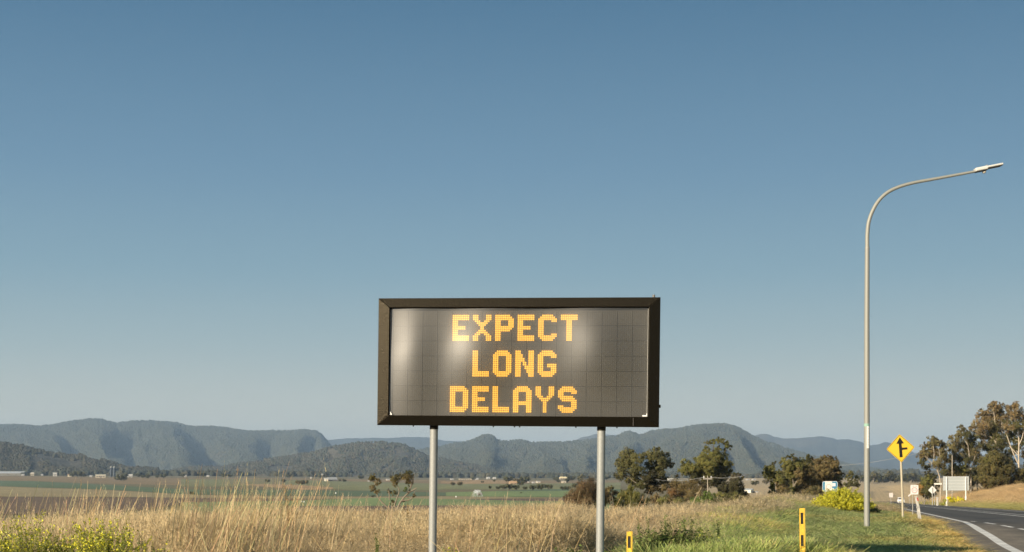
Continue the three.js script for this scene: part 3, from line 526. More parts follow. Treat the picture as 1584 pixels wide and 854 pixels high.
{ // white car coming up the road
  const d = 385, b = P(1393.5, 737, d), s = thing('car', 'white car far down the road beyond the diamond sign', 'car', [b.x, hroad(d), -d]); s.rotation.y = -.24;
  const prof = (pts, w) => { const g = new THREE.ExtrudeGeometry(poly(pts), { depth: w - .12, bevelEnabled: true, bevelSize: .06, bevelThickness: .06, bevelSegments: 2 }); g.translate(0, 0, -(w - .12) / 2); g.rotateY(-Math.PI / 2); return g; };
  new MB().geo(prof([[-2.1, .35], [2.1, .35], [2.15, .75], [1.95, .95], [-2.05, 1.0], [-2.2, .8]], 1.8), null, [.78, .77, .74]).build('body', mat.plain, s);
  new MB().geo(prof([[-1.9, 1.0], [1.1, 1.0], [.45, 1.55], [-1.5, 1.58]], 1.55), null, [.74, .73, .7]).build('cabin', mat.plain, s);
  new MB().geo(new THREE.PlaneGeometry(1.3, .55), new THREE.Matrix4().makeRotationX(-.82).setPosition(0, 1.3, .87), [.03, .035, .04]).build('windscreen', mat.plain, s);
  for (const x of [-.83, .83]) { new MB().box(x, 1.28, -.45, .04, .36, 2.0, [.03, .035, .04]).build('side_window', mat.plain, s); new MB().box(x * .8, .74, 2.16, .36, .16, .06, [.8, .8, .76], .02).build('headlight', mat.plain, s); }
  for (const x of [-.8, .8]) for (const z of [-1.3, 1.3]) { const w = new MB().geo(new THREE.CylinderGeometry(.33, .33, .22, 18).rotateZ(Math.PI / 2), null, [.02, .02, .02]).build('wheel', mat.matte, s); w.position.set(x, .33, z); new MB().geo(new THREE.CylinderGeometry(.19, .19, .235, 12).rotateZ(Math.PI / 2), null, [.4, .4, .4]).build('rim', mat.zinc, w); }
  new MB().box(0, .48, 2.17, 1.2, .16, .06, [.03, .03, .03], .02).build('grille', mat.matte, s);
}
// ---------------------------------------------------------------- trees and shrubs
const rv = () => { const a = rnd() * 6.2832, z = rr(-1, 1), r = Math.sqrt(1 - z * z); return V3(r * Math.cos(a), z, r * Math.sin(a)); };
// lobes: [px, py, radius in picture units, kind]; they say where the clumps of foliage hang at depth d
const C = {
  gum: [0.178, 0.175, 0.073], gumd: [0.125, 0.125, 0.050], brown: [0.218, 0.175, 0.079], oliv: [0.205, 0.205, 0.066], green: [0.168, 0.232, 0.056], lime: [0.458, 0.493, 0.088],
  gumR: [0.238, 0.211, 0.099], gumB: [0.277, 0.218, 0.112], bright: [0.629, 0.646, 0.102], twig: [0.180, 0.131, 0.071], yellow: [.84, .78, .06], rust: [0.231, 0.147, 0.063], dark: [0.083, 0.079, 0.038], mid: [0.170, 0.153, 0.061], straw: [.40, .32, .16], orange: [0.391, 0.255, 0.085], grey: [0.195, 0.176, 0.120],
};
function plant({ name, label, category, group, d, base, lobes, col = 'gum', trunk, trunkR = .016, bark = [.40, .35, .27], leafPx = 3.0, dens = 1, thin = .5, deep = .75, stems = 0, droop = .3, parts = ['crown', 'trunk'], depth0 = 0, sub = .8, grow = 1 }) {
  if (trunk && lobes.length > 10 && d > 100) { const add = []; lobes.forEach((a, i) => { const near = lobes.filter((_, j) => j !== i).sort((p, q) => Math.hypot(p[0] - a[0], p[1] - a[1]) - Math.hypot(q[0] - a[0], q[1] - a[1]))[1]; if (Math.hypot(near[0] - a[0], near[1] - a[1]) < 2.4 * (a[2] + near[2])) add.push([(a[0] + near[0]) / 2, (a[1] + near[1]) / 2 + a[2] * .15, Math.min(a[2], near[2]) * .85, a[3]]); }); lobes = [...lobes, ...(bark[0] > .7 ? add.filter((_, i) => i % 3 === 0) : add)]; }
  if (grow !== 1) lobes = lobes.map(([x, y, r, c]) => [x, y, r * grow, c]);
  const k = d / FL, b0 = at(base[0], d), o = thing(name, label, category, [b0.x, b0.y - .05, b0.z], group);
  let minx = 1e9, maxx = -1e9, miny = 1e9, maxy = -1e9; for (const [x, y, r] of lobes) { minx = Math.min(minx, x - r); maxx = Math.max(maxx, x + r); miny = Math.min(miny, y - r); maxy = Math.max(maxy, y + r); }
  const cw = (maxx - minx) / 2 * k, mx = (minx + maxx) / 2, ch = (maxy - miny) * k;
  const foliage = new Map(), wood = new MB(), ends = [];
  const loc = (px, py, dz) => { const p = P(px, py, d - dz); return p.sub(o.position); };
  for (const [px, py, r, kind] of lobes) {
    const room = Math.sqrt(Math.max(.05, 1 - Math.pow((px - mx) * k / (cw + .01), 2))), dz = rr(-1, 1) * room * cw * deep + depth0, c = loc(px, py, dz), R = r * (d - dz) / FL;
    ends.push([c, R]);
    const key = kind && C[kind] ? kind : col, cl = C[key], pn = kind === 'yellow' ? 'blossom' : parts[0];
    if (!foliage.has(pn)) foliage.set(pn, new MB()); const m = foliage.get(pn);
    const L0 = leafPx * k, area = .25 * leafPx * leafPx * thin; let n = Math.round(dens * 2.7 * Math.PI * r * r / (area * .5)); n = Math.min(n, 3600);
    const nsub = Math.max(4, Math.round(n / 30)), subs = [];
    for (let i = 0; i < nsub; i++) { const q = rv().multiplyScalar(R * 1.12 * Math.pow(rnd(), .5)); q.y *= .88; q.z *= 1.1; subs.push([c.clone().add(q), R * rr(.2, .5) * sub, rr(.72, 1.25)]); }
    const middle = loc(mx, (miny + maxy) / 2 + (maxy - miny) * .15, 0);
    for (let i = 0; i < n; i++) {
      const [sc, sr, st] = subs[Math.floor(rnd() * nsub)], q = sc.clone().addScaledVector(rv(), sr * Math.pow(rnd(), .5)), L = L0 * rr(.7, 1.35), w = L * thin * rr(.7, 1.3);
      const dir = rv(); dir.y -= droop; dir.normalize(); const side = dir.clone().cross(rv()).normalize();
      const a = q.clone().addScaledVector(dir, -L * .5), e = q.clone().addScaledVector(dir, L * .5), l = q.clone().addScaledVector(side, w * .5), rgt = q.clone().addScaledVector(side, -w * .5);
      let nn = dir.clone().cross(side); const out = q.clone().sub(c).multiplyScalar(1 / R).add(q.clone().sub(middle).multiplyScalar(.7 / (cw + .2))); if (nn.dot(out) < 0) nn.negate(); nn.multiplyScalar(.55).add(out.multiplyScalar(.55)).normalize();
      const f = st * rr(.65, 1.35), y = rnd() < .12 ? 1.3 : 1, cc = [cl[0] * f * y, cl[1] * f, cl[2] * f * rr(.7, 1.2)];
      m.tri(a, l, e, cc, nn);
    }
  }
  const size = Math.max(ch, cw), rT = trunkR * size * 1.6;
  const bend = (p, q, s) => { const m = p.clone().lerp(q, .5); m.y += s * p.distanceTo(q) * .12; m.addScaledVector(rv(), p.distanceTo(q) * .08); return [p, m, q]; };
  if (trunk) {        // trunk polylines in the picture, thick to thin; limbs reach from them to the clumps
    const lines = trunk.map((ln) => ln.map(([x, y, z = bark[0] > .7 ? .28 : 0]) => loc(x, y, z * cw + depth0)));
    lines[0].unshift(V3(lines[0][0].x, -.3, lines[0][0].z));
    lines.forEach((ln, i) => { const cv = new THREE.CatmullRomCurve3(ln).getPoints(ln.length * 4), r0 = (i ? .55 : 1) * rT; wood.tube(cv, cv.map((_, j) => mixn(r0, r0 * .42, j / (cv.length - 1))), 8, bark); ln.cv = cv; ln.r0 = r0; });
    for (const [c, R] of ends) {
      let best = null, bs = 1e9; for (const ln of lines) ln.cv.forEach((p, j) => { const dd = p.distanceTo(c) + Math.max(0, p.y - c.y + R * .3) * 3 + (j < ln.cv.length * .25 ? 1 : 0) * size * .3; if (dd < bs) { bs = dd; best = [p, mixn(ln.r0, ln.r0 * .42, j / (ln.cv.length - 1))]; } });
      const r = Math.min(best[1] * .55, rT * .4), pts = new THREE.CatmullRomCurve3(bend(best[0].clone(), c, .5)).getPoints(7); wood.tube(pts, pts.map((_, j) => mixn(r, r * .3, j / 7)), 6, bark, false);
      for (let i = 0; i < 4; i++) { const e = c.clone().addScaledVector(rv(), R * .8), q = bend(pts[5], e, .4); wood.tube(new THREE.CatmullRomCurve3(q).getPoints(4), [r * .32, r * .26, r * .2, r * .15, r * .1], 4, bark, false); }
    }
  }
  for (let i = 0; i < stems; i++) { const [c] = ends[i % ends.length], s = V3(rr(-.3, .3) * cw, 0, rr(-.3, .3) * cw), q = new THREE.CatmullRomCurve3(bend(s, c.clone().addScaledVector(rv(), .1 * cw), .2)).getPoints(5); wood.tube(q, q.map((_, j) => mixn(rT * .5, rT * .15, j / 5)), 5, bark, false); }
  for (const [pn, m] of foliage) m.build(pn, mat.leaf, o);
  if (wood.p.length) wood.build(parts[1], mat.bark, o);
  return o;
}
const Z = (ox, oy, k, list) => list.map(([x, y, r, c]) => [ox + x / k, oy + y / k, r / k, c]);
const TP = (ox, oy, k, lines) => lines.map((ln) => ln.map(([x, y, z]) => [ox + x / k, oy + y / k, z]));

// -- two gums and their undergrowth behind the dry grass, right of the message sign
const m1 = (l) => Z(940, 670, 6.568, l), m1t = (l) => TP(940, 670, 6.568, l);
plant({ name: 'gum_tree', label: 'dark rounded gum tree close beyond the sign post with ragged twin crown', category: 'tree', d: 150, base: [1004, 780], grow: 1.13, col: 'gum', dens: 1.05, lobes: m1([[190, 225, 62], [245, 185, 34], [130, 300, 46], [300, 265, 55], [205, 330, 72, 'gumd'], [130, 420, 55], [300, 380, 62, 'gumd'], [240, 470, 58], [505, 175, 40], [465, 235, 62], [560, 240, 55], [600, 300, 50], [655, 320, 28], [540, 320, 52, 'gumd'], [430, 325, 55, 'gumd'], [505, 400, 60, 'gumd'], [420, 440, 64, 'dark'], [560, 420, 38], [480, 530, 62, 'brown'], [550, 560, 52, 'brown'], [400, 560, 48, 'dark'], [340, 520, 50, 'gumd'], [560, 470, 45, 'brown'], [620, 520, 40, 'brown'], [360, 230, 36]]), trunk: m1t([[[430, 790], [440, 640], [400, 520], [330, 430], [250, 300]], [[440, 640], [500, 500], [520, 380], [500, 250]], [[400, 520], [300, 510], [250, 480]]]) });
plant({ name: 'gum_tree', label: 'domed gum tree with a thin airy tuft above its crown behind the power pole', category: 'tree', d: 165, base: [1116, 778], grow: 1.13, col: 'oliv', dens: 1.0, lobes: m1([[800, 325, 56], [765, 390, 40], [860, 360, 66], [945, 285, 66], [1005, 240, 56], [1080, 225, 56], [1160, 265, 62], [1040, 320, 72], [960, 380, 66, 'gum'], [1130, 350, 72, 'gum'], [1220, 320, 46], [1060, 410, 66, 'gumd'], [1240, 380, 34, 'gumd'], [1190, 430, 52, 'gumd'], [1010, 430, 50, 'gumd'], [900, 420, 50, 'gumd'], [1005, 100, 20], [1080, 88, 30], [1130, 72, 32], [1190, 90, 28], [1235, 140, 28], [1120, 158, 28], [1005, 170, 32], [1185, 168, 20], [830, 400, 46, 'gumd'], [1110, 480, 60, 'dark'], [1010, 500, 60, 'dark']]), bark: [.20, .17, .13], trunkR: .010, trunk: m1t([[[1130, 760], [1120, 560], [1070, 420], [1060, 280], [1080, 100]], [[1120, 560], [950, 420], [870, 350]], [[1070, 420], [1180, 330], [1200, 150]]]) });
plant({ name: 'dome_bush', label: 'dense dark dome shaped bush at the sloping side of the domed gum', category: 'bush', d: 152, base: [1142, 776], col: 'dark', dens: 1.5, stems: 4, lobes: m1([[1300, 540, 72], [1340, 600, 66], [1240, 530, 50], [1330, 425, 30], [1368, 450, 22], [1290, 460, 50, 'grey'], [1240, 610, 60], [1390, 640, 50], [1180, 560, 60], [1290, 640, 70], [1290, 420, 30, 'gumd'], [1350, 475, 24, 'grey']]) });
plant({ name: 'scrub_bush', label: 'reddish brown bare looking scrub between the two gum trees', category: 'bush', d: 148, base: [1056, 778], col: 'brown', dens: .9, stems: 9, thin: .26, lobes: m1([[680, 520, 56], [740, 560, 76], [820, 540, 66], [760, 630, 70, 'rust'], [880, 500, 56], [660, 610, 60, 'rust'], [905, 590, 60], [840, 640, 70], [700, 690, 60], [960, 560, 60, 'brown'], [960, 640, 60], [880, 440, 30, 'gumd'], [700, 440, 26, 'dark']]) });
plant({ name: 'reed_shrub', label: 'upright yellow green shrub at the foot of the rounded gum beside the post', category: 'bush', d: 132, base: [966, 784], col: 'oliv', dens: 1.2, stems: 10, thin: .2, droop: -1.2, leafPx: 6, lobes: m1([[150, 640, 60], [220, 610, 56], [300, 640, 60], [95, 710, 46], [250, 700, 76], [330, 720, 50], [170, 740, 60], [240, 560, 36], [60, 760, 40, 'brown']]) });
plant({ name: 'leafy_shrub', label: 'bright green leafy shrub in front of the power pole', category: 'bush', d: 112, base: [1092, 790], col: 'green', dens: 1.1, stems: 6, lobes: m1([[890, 700, 62], [960, 700, 66], [1040, 660, 60], [1090, 700, 60], [940, 770, 66], [1030, 770, 70], [1010, 620, 36], [860, 760, 46, 'oliv']]) });
plant({ name: 'leafy_shrub', label: 'olive green shrub below the dark dome shaped bush', category: 'bush', d: 116, base: [1136, 790], col: 'oliv', dens: 1.1, stems: 6, lobes: m1([[1150, 650, 56], [1210, 690, 70], [1300, 680, 70], [1380, 700, 62], [1440, 720, 50], [1160, 750, 66, 'green'], [1270, 770, 66], [1370, 780, 60], [1310, 620, 34]]) });
plant({ name: 'scrub_bush', label: 'round brown twiggy bush partly behind the right post of the message sign', category: 'bush', d: 120, base: [906, 786], col: 'twig', dens: .9, stems: 14, thin: .24, lobes: Z(820, 690, 9.488, [[800, 620, 130], [900, 570, 110], [690, 700, 120], [590, 750, 90], [930, 690, 110], [720, 800, 120], [860, 800, 120], [560, 820, 80], [980, 640, 80], [1040, 720, 90], [640, 900, 90], [800, 920, 110], [950, 880, 110, 'mid'], [1060, 820, 90, 'mid'], [760, 560, 60]]) });
plant({ name: 'scrub_bush', label: 'brown and grey bush between the sign post and the reedy shrub', category: 'bush', d: 126, base: [945, 785], col: 'brown', dens: .9, stems: 8, lobes: Z(820, 690, 9.488, [[1150, 660, 66], [1195, 615, 36, 'mid'], [1210, 700, 70], [1130, 760, 90], [1220, 800, 80, 'oliv'], [1100, 700, 60]]) });
// -- brown olive thicket in the middle right
const m3 = (l) => Z(1120, 690, 9.488, l), m3t = (l) => TP(1120, 690, 9.488, l);
plant({ name: 'thicket_tree', label: 'low spreading outer tree of the brown olive thicket nearest the white shed', category: 'tree', d: 172, base: [1198, 772], grow: 1.13, col: 'oliv', dens: .95, lobes: m3([[640, 335, 60], [700, 295, 46], [690, 400, 80], [790, 430, 76], [600, 400, 40], [850, 540, 76, 'brown'], [750, 560, 62], [700, 630, 56], [800, 650, 66], [690, 700, 50], [900, 620, 66, 'brown'], [740, 250, 26, 'gumd'], [660, 470, 50]]), trunk: m3t([[[760, 760], [760, 620], [740, 480], [700, 340]], [[760, 620], [830, 500], [820, 420]]]) });
plant({ name: 'thicket_tree', label: 'tallest middle tree of the brown olive thicket with a dark top tuft', category: 'tree', d: 178, base: [1226, 770], grow: 1.13, col: 'oliv', dens: .95, lobes: m3([[860, 220, 42], [930, 150, 26, 'gumd'], [990, 145, 34, 'gumd'], [920, 260, 76], [1000, 310, 100], [1095, 235, 66], [1120, 340, 100, 'brown'], [1215, 250, 80], [1230, 165, 40, 'gumd'], [1290, 175, 30, 'gumd'], [960, 420, 90], [1100, 450, 90, 'brown'], [1000, 560, 80], [1150, 560, 80, 'brown'], [960, 640, 56], [1060, 640, 60], [1240, 400, 90, 'brown'], [1060, 190, 30, 'brown'], [1230, 500, 80, 'brown']]), trunk: m3t([[[1010, 760], [1020, 600], [1000, 420], [960, 220]], [[1020, 600], [1120, 420], [1200, 230]]]) });
plant({ name: 'thicket_tree', label: 'broad brown end tree of the thicket just behind the blue edged board', category: 'tree', d: 185, base: [1282, 768], grow: 1.13, col: 'brown', dens: .95, lobes: m3([[1340, 270, 80], [1440, 220, 74], [1500, 170, 52], [1400, 350, 100], [1500, 330, 96], [1330, 440, 90], [1440, 480, 90], [1300, 520, 90], [1400, 580, 80], [1520, 430, 80], [1600, 210, 60], [1640, 280, 64], [1620, 370, 80], [1680, 340, 46], [1600, 480, 80], [1680, 450, 60, 'oliv'], [1720, 420, 40], [1560, 560, 80], [1670, 560, 60], [1480, 620, 60]]), trunk: m3t([[[1500, 740], [1490, 560], [1440, 400], [1420, 250]], [[1490, 560], [1580, 420], [1640, 290]]]) });
plant({ name: 'thicket_tree', label: 'rounded olive tree filling the middle of the thicket from behind', category: 'tree', d: 196, base: [1246, 770], col: 'oliv', dens: 1, lobes: [[1214, 736, 11, 'brown'], [1222, 726, 11], [1233, 720, 12], [1246, 724, 13], [1258, 720, 12, 'brown'], [1270, 720, 12], [1282, 726, 12], [1292, 736, 11, 'brown'], [1240, 738, 14], [1256, 740, 14], [1272, 740, 14, 'brown'], [1286, 748, 12], [1226, 746, 13, 'brown'], [1206, 748, 11], [1250, 752, 14, 'brown'], [1268, 756, 12]], trunk: [[[1248, 775], [1248, 750], [1250, 730]]] });
plant({ name: 'small_tree', label: 'small grey green tree left of the street lamp behind yellow blossom', category: 'tree', d: 230, base: [1318, 764], col: 'gum', dens: .85, lobes: Z(1120, 640, 3.99, [[790, 375, 22], [770, 400, 24], [810, 400, 22], [785, 430, 26, 'gumd'], [815, 440, 22], [760, 440, 22]]), trunk: TP(1120, 640, 3.99, [[[790, 490], [788, 430], [785, 370]]]) });
// -- gum grove on the bank, far right
const m5 = (l) => Z(1370, 600, 5.336, l), m5t = (l) => TP(1370, 600, 5.336, l), PALE = [.78, .67, .51];
plant({ name: 'gum_tree', label: 'outermost low gum of the grove leaning over the pale diamond sign', category: 'tree', group: null, d: 255, base: [1452, 756], col: 'gumR', dens: .95, bark: PALE, trunkR: .0115, lobes: m5([[380, 435, 42], [330, 490, 42, 'brown'], [430, 450, 38], [465, 490, 44], [300, 560, 40, 'brown'], [285, 615, 34, 'gumd'], [350, 560, 54], [400, 530, 54, 'brown'], [335, 650, 36, 'gumd'], [470, 560, 44], [430, 625, 54], [500, 600, 36], [385, 480, 40], [310, 520, 26]]), trunk: m5t([[[450, 770], [430, 690], [390, 630], [350, 590]], [[430, 690], [450, 600], [440, 500]], [[390, 630], [400, 540], [390, 450]]]) });
plant({ name: 'gum_tree', label: 'pale forked gum rising directly behind the big grey sign', category: 'tree', d: 262, base: [1501, 758], col: 'gumR', dens: .86, bark: PALE, trunkR: .0115, lobes: m5([[620, 340, 32], [665, 380, 44, 'gumd'], [560, 430, 42], [605, 400, 34], [540, 500, 52], [620, 480, 70], [700, 440, 60, 'gumd'], [700, 520, 66], [590, 570, 56], [740, 570, 52], [655, 590, 50, 'gumd'], [535, 590, 36], [560, 650, 44, 'gumd'], [620, 680, 50, 'oliv'], [760, 620, 40, 'gumd'], [680, 700, 40, 'gumd']]), trunk: m5t([[[704, 800], [700, 700], [685, 620], [660, 570], [620, 540]], [[700, 700], [720, 620], [740, 560]], [[685, 620], [690, 560], [680, 480]], [[660, 570], [600, 600], [580, 600]]]) });
plant({ name: 'gum_tree', label: 'tallest gum of the grove with bare white limbs sweeping through its crown', category: 'tree', d: 268, base: [1540, 757], col: 'gumB', dens: .86, bark: PALE, trunkR: .0115, lobes: m5([[880, 150, 40], [940, 172, 52], [822, 205, 46], [768, 230, 28], [880, 240, 72], [955, 240, 54], [718, 310, 32, 'gum'], [790, 315, 72], [872, 330, 70, 'gum'], [950, 320, 60], [760, 385, 48, 'gum'], [850, 410, 66], [940, 420, 70, 'gum'], [800, 470, 50, 'gum'], [960, 480, 60, 'gumd'], [910, 130, 26], [845, 265, 50, 'gum'], [700, 350, 26], [880, 500, 60, 'gumd'], [1000, 280, 44, 'gum']]), trunk: m5t([[[922, 740], [918, 600], [915, 480], [890, 420], [830, 390], [750, 365]], [[915, 480], [912, 380], [900, 260], [890, 170]], [[915, 500], [960, 420], [955, 260]], [[830, 390], [790, 330], [800, 240]]]) });
plant({ name: 'gum_tree', label: 'slender pale trunked gum at the edge of the picture beside the tallest gum', category: 'tree', d: 258, base: [1577, 760], col: 'gumB', dens: .86, bark: PALE, trunkR: .0115, lobes: m5([[1010, 165, 32], [1060, 160, 40], [1085, 145, 38], [1030, 230, 50], [1100, 215, 54], [1015, 330, 48], [1085, 310, 60, 'gum'], [1150, 250, 54], [1190, 320, 56], [1040, 420, 50, 'gumd'], [1110, 440, 54, 'gum'], [1170, 430, 56], [1060, 520, 44, 'gumd'], [1140, 540, 44], [1130, 360, 50]]), trunk: m5t([[[1112, 850], [1102, 700], [1098, 560], [1100, 430], [1080, 260]], [[1100, 640], [1050, 530], [1010, 420], [985, 350], [970, 310]], [[1098, 480], [1130, 400], [1150, 260]], [[1098, 560], [1040, 500], [1020, 480]]]) });
plant({ name: 'gum_tree', label: 'gum cut by the picture edge at the end of the grove', category: 'tree', d: 266, base: [1606, 760], col: 'gumR', dens: .86, bark: PALE, trunkR: .0115, lobes: m5([[1220, 420, 66], [1230, 550, 66], [1220, 300, 56], [1270, 360, 60], [1280, 480, 70], [1200, 640, 60, 'gumd'], [1280, 620, 70, 'gumd'], [1250, 240, 50]]), trunk: m5t([[[1250, 840], [1245, 650], [1240, 450], [1240, 280]]]) });
plant({ name: 'grove_shrub', label: 'wide dense olive shrub tree under the tallest gum', category: 'tree', d: 244, base: [1543, 762], col: 'mid', dens: 1.15, lobes: m5([[900, 570, 70], [830, 620, 64], [965, 600, 62], [1005, 660, 60], [880, 680, 84], [800, 690, 54], [960, 740, 64], [870, 770, 70], [790, 750, 46], [1000, 765, 46], [920, 630, 70], [860, 560, 40, 'oliv'], [930, 700, 60], [950, 800, 40, 'brown'], [850, 800, 46, 'brown']]), trunk: m5t([[[920, 860], [915, 760], [900, 650]], [[915, 760], [850, 680]], [[915, 760], [970, 680]]]), bark: [.22, .18, .13] });
plant({ name: 'grove_shrub', label: 'rounded olive shrub between the wide shrub tree and slender gum', category: 'tree', d: 246, base: [1572, 764], col: 'mid', dens: 1.05, stems: 5, lobes: m5([[1060, 690, 46], [1082, 745, 54], [1040, 770, 44], [1122, 705, 46], [1180, 710, 56], [1170, 785, 54], [1080, 800, 40, 'brown'], [1120, 770, 46], [1240, 740, 60], [1230, 800, 50]]) });
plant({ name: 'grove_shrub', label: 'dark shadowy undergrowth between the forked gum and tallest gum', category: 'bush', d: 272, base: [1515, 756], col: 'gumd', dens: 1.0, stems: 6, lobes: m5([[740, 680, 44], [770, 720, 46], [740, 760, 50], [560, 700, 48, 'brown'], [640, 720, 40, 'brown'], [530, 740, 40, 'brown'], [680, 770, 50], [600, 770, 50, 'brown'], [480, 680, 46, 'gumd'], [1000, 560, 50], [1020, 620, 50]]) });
plant({ name: 'bank_shrub', label: 'yellow green shrub with an orange side under the outermost gum', category: 'bush', d: 238, base: [1432, 770], col: 'oliv', dens: 1.1, stems: 5, lobes: m5([[345, 765, 50, 'oliv'], [390, 745, 44, 'gumd'], [320, 815, 44], [360, 850, 56, 'gumd'], [290, 830, 36, 'orange'], [290, 860, 36, 'orange'], [330, 880, 40, 'gumd'], [400, 820, 46, 'gumd'], [350, 710, 30, 'dark']]) });
plant({ name: 'flowering_shrub', label: 'low yellow green flowering weeds around the feet of the big grey sign', category: 'bush', d: 196, base: [1480, 778], col: 'lime', dens: .8, stems: 5, lobes: [[1462, 776, 4], [1470, 773, 5, 'yellow'], [1478, 772, 5, 'yellow'], [1486, 774, 5, 'yellow'], [1474, 777, 5], [1483, 778, 5], [1492, 777, 4], [1458, 779, 3]] });
plant({ name: 'flowering_shrub', label: 'yellow green weeds on the bank beyond the road at the picture edge', category: 'bush', d: 170, base: [1565, 783], col: 'lime', dens: .7, stems: 4, lobes: [[1556, 776, 4], [1564, 774, 5], [1572, 776, 5], [1562, 780, 5, 'oliv'], [1572, 782, 4], [1550, 780, 4, 'oliv']] });
// -- big yellow flowering shrub left of the lamp
// -- bare sapling left of the sign
plant({ name: 'sapling', label: 'sparse leaning sapling with bare forked trunk short of the first sign post', category: 'tree', d: 80, base: [613, 800], col: 'mid', dens: .7, thin: .4, leafPx: 2.4, deep: .5, trunkR: .026, bark: [.36, .30, .22], lobes: Z(560, 710, 9.488, [[690, 215, 40, 'gumd'], [625, 245, 44], [545, 270, 46], [470, 300, 44], [500, 365, 34, 'brown'], [700, 350, 40, 'brown'], [735, 250, 24], [660, 290, 50, 'brown'], [170, 270, 40], [125, 290, 30], [225, 330, 40, 'brown'], [150, 430, 34, 'brown'], [640, 450, 26, 'green'], [480, 510, 34], [400, 480, 24], [220, 480, 30, 'brown'], [760, 540, 24, 'brown'], [460, 640, 34], [610, 620, 24, 'gumd']]).map(([x, y, r, c]) => [x, y, r * 1.4, c]), trunk: TP(560, 710, 9.488, [[[505, 880], [520, 740], [580, 610], [680, 500], [800, 430]], [[520, 740], [480, 690], [520, 560], [545, 470], [480, 310]], [[580, 610], [690, 600], [750, 560], [775, 480]], [[680, 500], [740, 340], [760, 260]], [[500, 800], [340, 680], [240, 570], [200, 470], [180, 290]], [[405, 600], [400, 520], [390, 430]]]) });

plant({ name: 'scrub_bush', label: 'mixed brown and olive scrub around the foot of the rounded gum', category: 'bush', d: 138, base: [1030, 790], col: 'brown', dens: 1, stems: 8, lobes: [[1002, 776, 8, 'gumd'], [1014, 772, 9], [1026, 774, 9, 'oliv'], [1038, 776, 9], [1050, 778, 9, 'oliv'], [1020, 782, 9, 'mid'], [1042, 784, 9], [1062, 778, 8]] });
plant({ name: 'scrub_bush', label: 'low brown scrub under the outer trees of the thicket beyond the white shed', category: 'bush', d: 150, base: [1215, 790], col: 'brown', dens: .9, stems: 8, lobes: [[1190, 772, 7], [1200, 768, 9], [1212, 766, 9], [1222, 768, 9, 'oliv'], [1206, 776, 9, 'rust'], [1220, 776, 8], [1232, 770, 8], [1186, 780, 7]] });
plant({ name: 'scrub_bush', label: 'dark olive scrub under the end tree of the thicket behind the blue edged board', category: 'bush', d: 165, base: [1270, 785], col: 'mid', dens: 1, stems: 8, lobes: [[1244, 766, 9, 'brown'], [1256, 762, 10], [1268, 760, 10, 'brown'], [1280, 760, 10], [1292, 758, 9, 'brown'], [1302, 760, 8], [1262, 772, 9], [1276, 770, 9], [1290, 768, 9], [1236, 774, 7]] });

// -- herbs: many stems from one root, leaves along them, flowers or seed at their tips
function herb({ name = 'weed', label, px, d, top, w, n, leaf, tip, tipShare = .3, tipN = 10, leafPx = 3, tipPx = 1.6, leaves = 9, stem = [.25, .3, .1], dome = .5, lean = .35, from = .25, lo = .55, width = .012 }) {
  const b = at(px, d), o = thing(name, label, 'plant', [b.x, b.y, b.z]), k = d / FL, Hh = EYE - (top - HY) * k - b.y, st = new MB(), lf = new MB(), fl = new MB(), cs = [].concat(leaf).map((q) => C[q]), ts = tip ? [].concat(tip).map((q) => C[q]) : null;
  for (let i = 0; i < n; i++) {
    const a = rnd() * 6.283, r = Math.sqrt(rnd()), x = Math.cos(a) * r * w * k, z = Math.sin(a) * r * w * k * .8, h = Hh * (1 - dome * r * r) * rr(lo, 1.02), la = rnd() * 6.283, l = lean * h * rnd();
    const pt = (t) => V3(x * (.45 + .55 * t) + Math.cos(la) * l * t * t, h * t, z * (.45 + .55 * t) + Math.sin(la) * l * t * t), q = [pt(0), pt(.35), pt(.7), pt(1)];
    st.tube(q, q.map((_, j) => width * (1 - .25 * j)), 3, stem, false);
    const tone = rr(.7, 1.25);
    for (let j = 0; j < leaves; j++) {
      const t = mixn(from, 1, rnd()), p = pt(t), c = cs[Math.floor(rnd() * cs.length)], L = leafPx * k * rr(.6, 1.3) * (1.15 - .4 * t), dir = rv(); dir.y = dir.y * .5 + .15; dir.normalize(); const e = p.clone().addScaledVector(dir, L), sd = dir.clone().cross(rv()).normalize().multiplyScalar(L * .26), m = p.clone().addScaledVector(dir, L * .5), f = tone * rr(.75, 1.25), cc = [c[0] * f, c[1] * f, c[2] * f], nn = sd.clone().cross(dir).normalize(); if (nn.y < 0) nn.negate();
      lf.tri(p, m.clone().add(sd), e, cc, nn); lf.tri(p, e, m.clone().sub(sd), cc, nn);
    }
    if (ts) for (let j = 0; j < tipN; j++) { const t = 1 - tipShare * Math.pow(rnd(), 1.3), p = pt(t).addScaledVector(rv(), 2.2 * k * rnd()), c = ts[Math.floor(rnd() * ts.length)], f = rr(.7, 1.2), s1 = rv().multiplyScalar(tipPx * k), s2 = rv().multiplyScalar(tipPx * k), nn = rv(); nn.y = Math.abs(nn.y); fl.tri(p.clone().add(s1), p.clone().add(s2), p.clone().sub(s1), [c[0] * f, c[1] * f, c[2] * f], nn); }
  }
  st.build('stem', mat.bark, o); lf.build('foliage', mat.leaf, o); if (fl.p.length) fl.build(tip === 'yellow' || [].concat(tip).includes('yellow') ? 'blossom' : 'seed_head', mat.petal, o);
  return o;
}
herb({ name: 'flowering_shrub', label: 'large bright yellow blossoming shrub just short of the street lamp', px: 1303, d: 57, top: 753, w: 51, n: 1000, leaf: ['bright', 'lime', 'lime'], tip: ['yellow', 'yellow', 'yellow', 'lime'], tipShare: .6, tipN: 90, leafPx: 1.7, tipPx: .85, leaves: 15, dome: .72, lean: .4, from: .02, lo: .62, width: .008 });
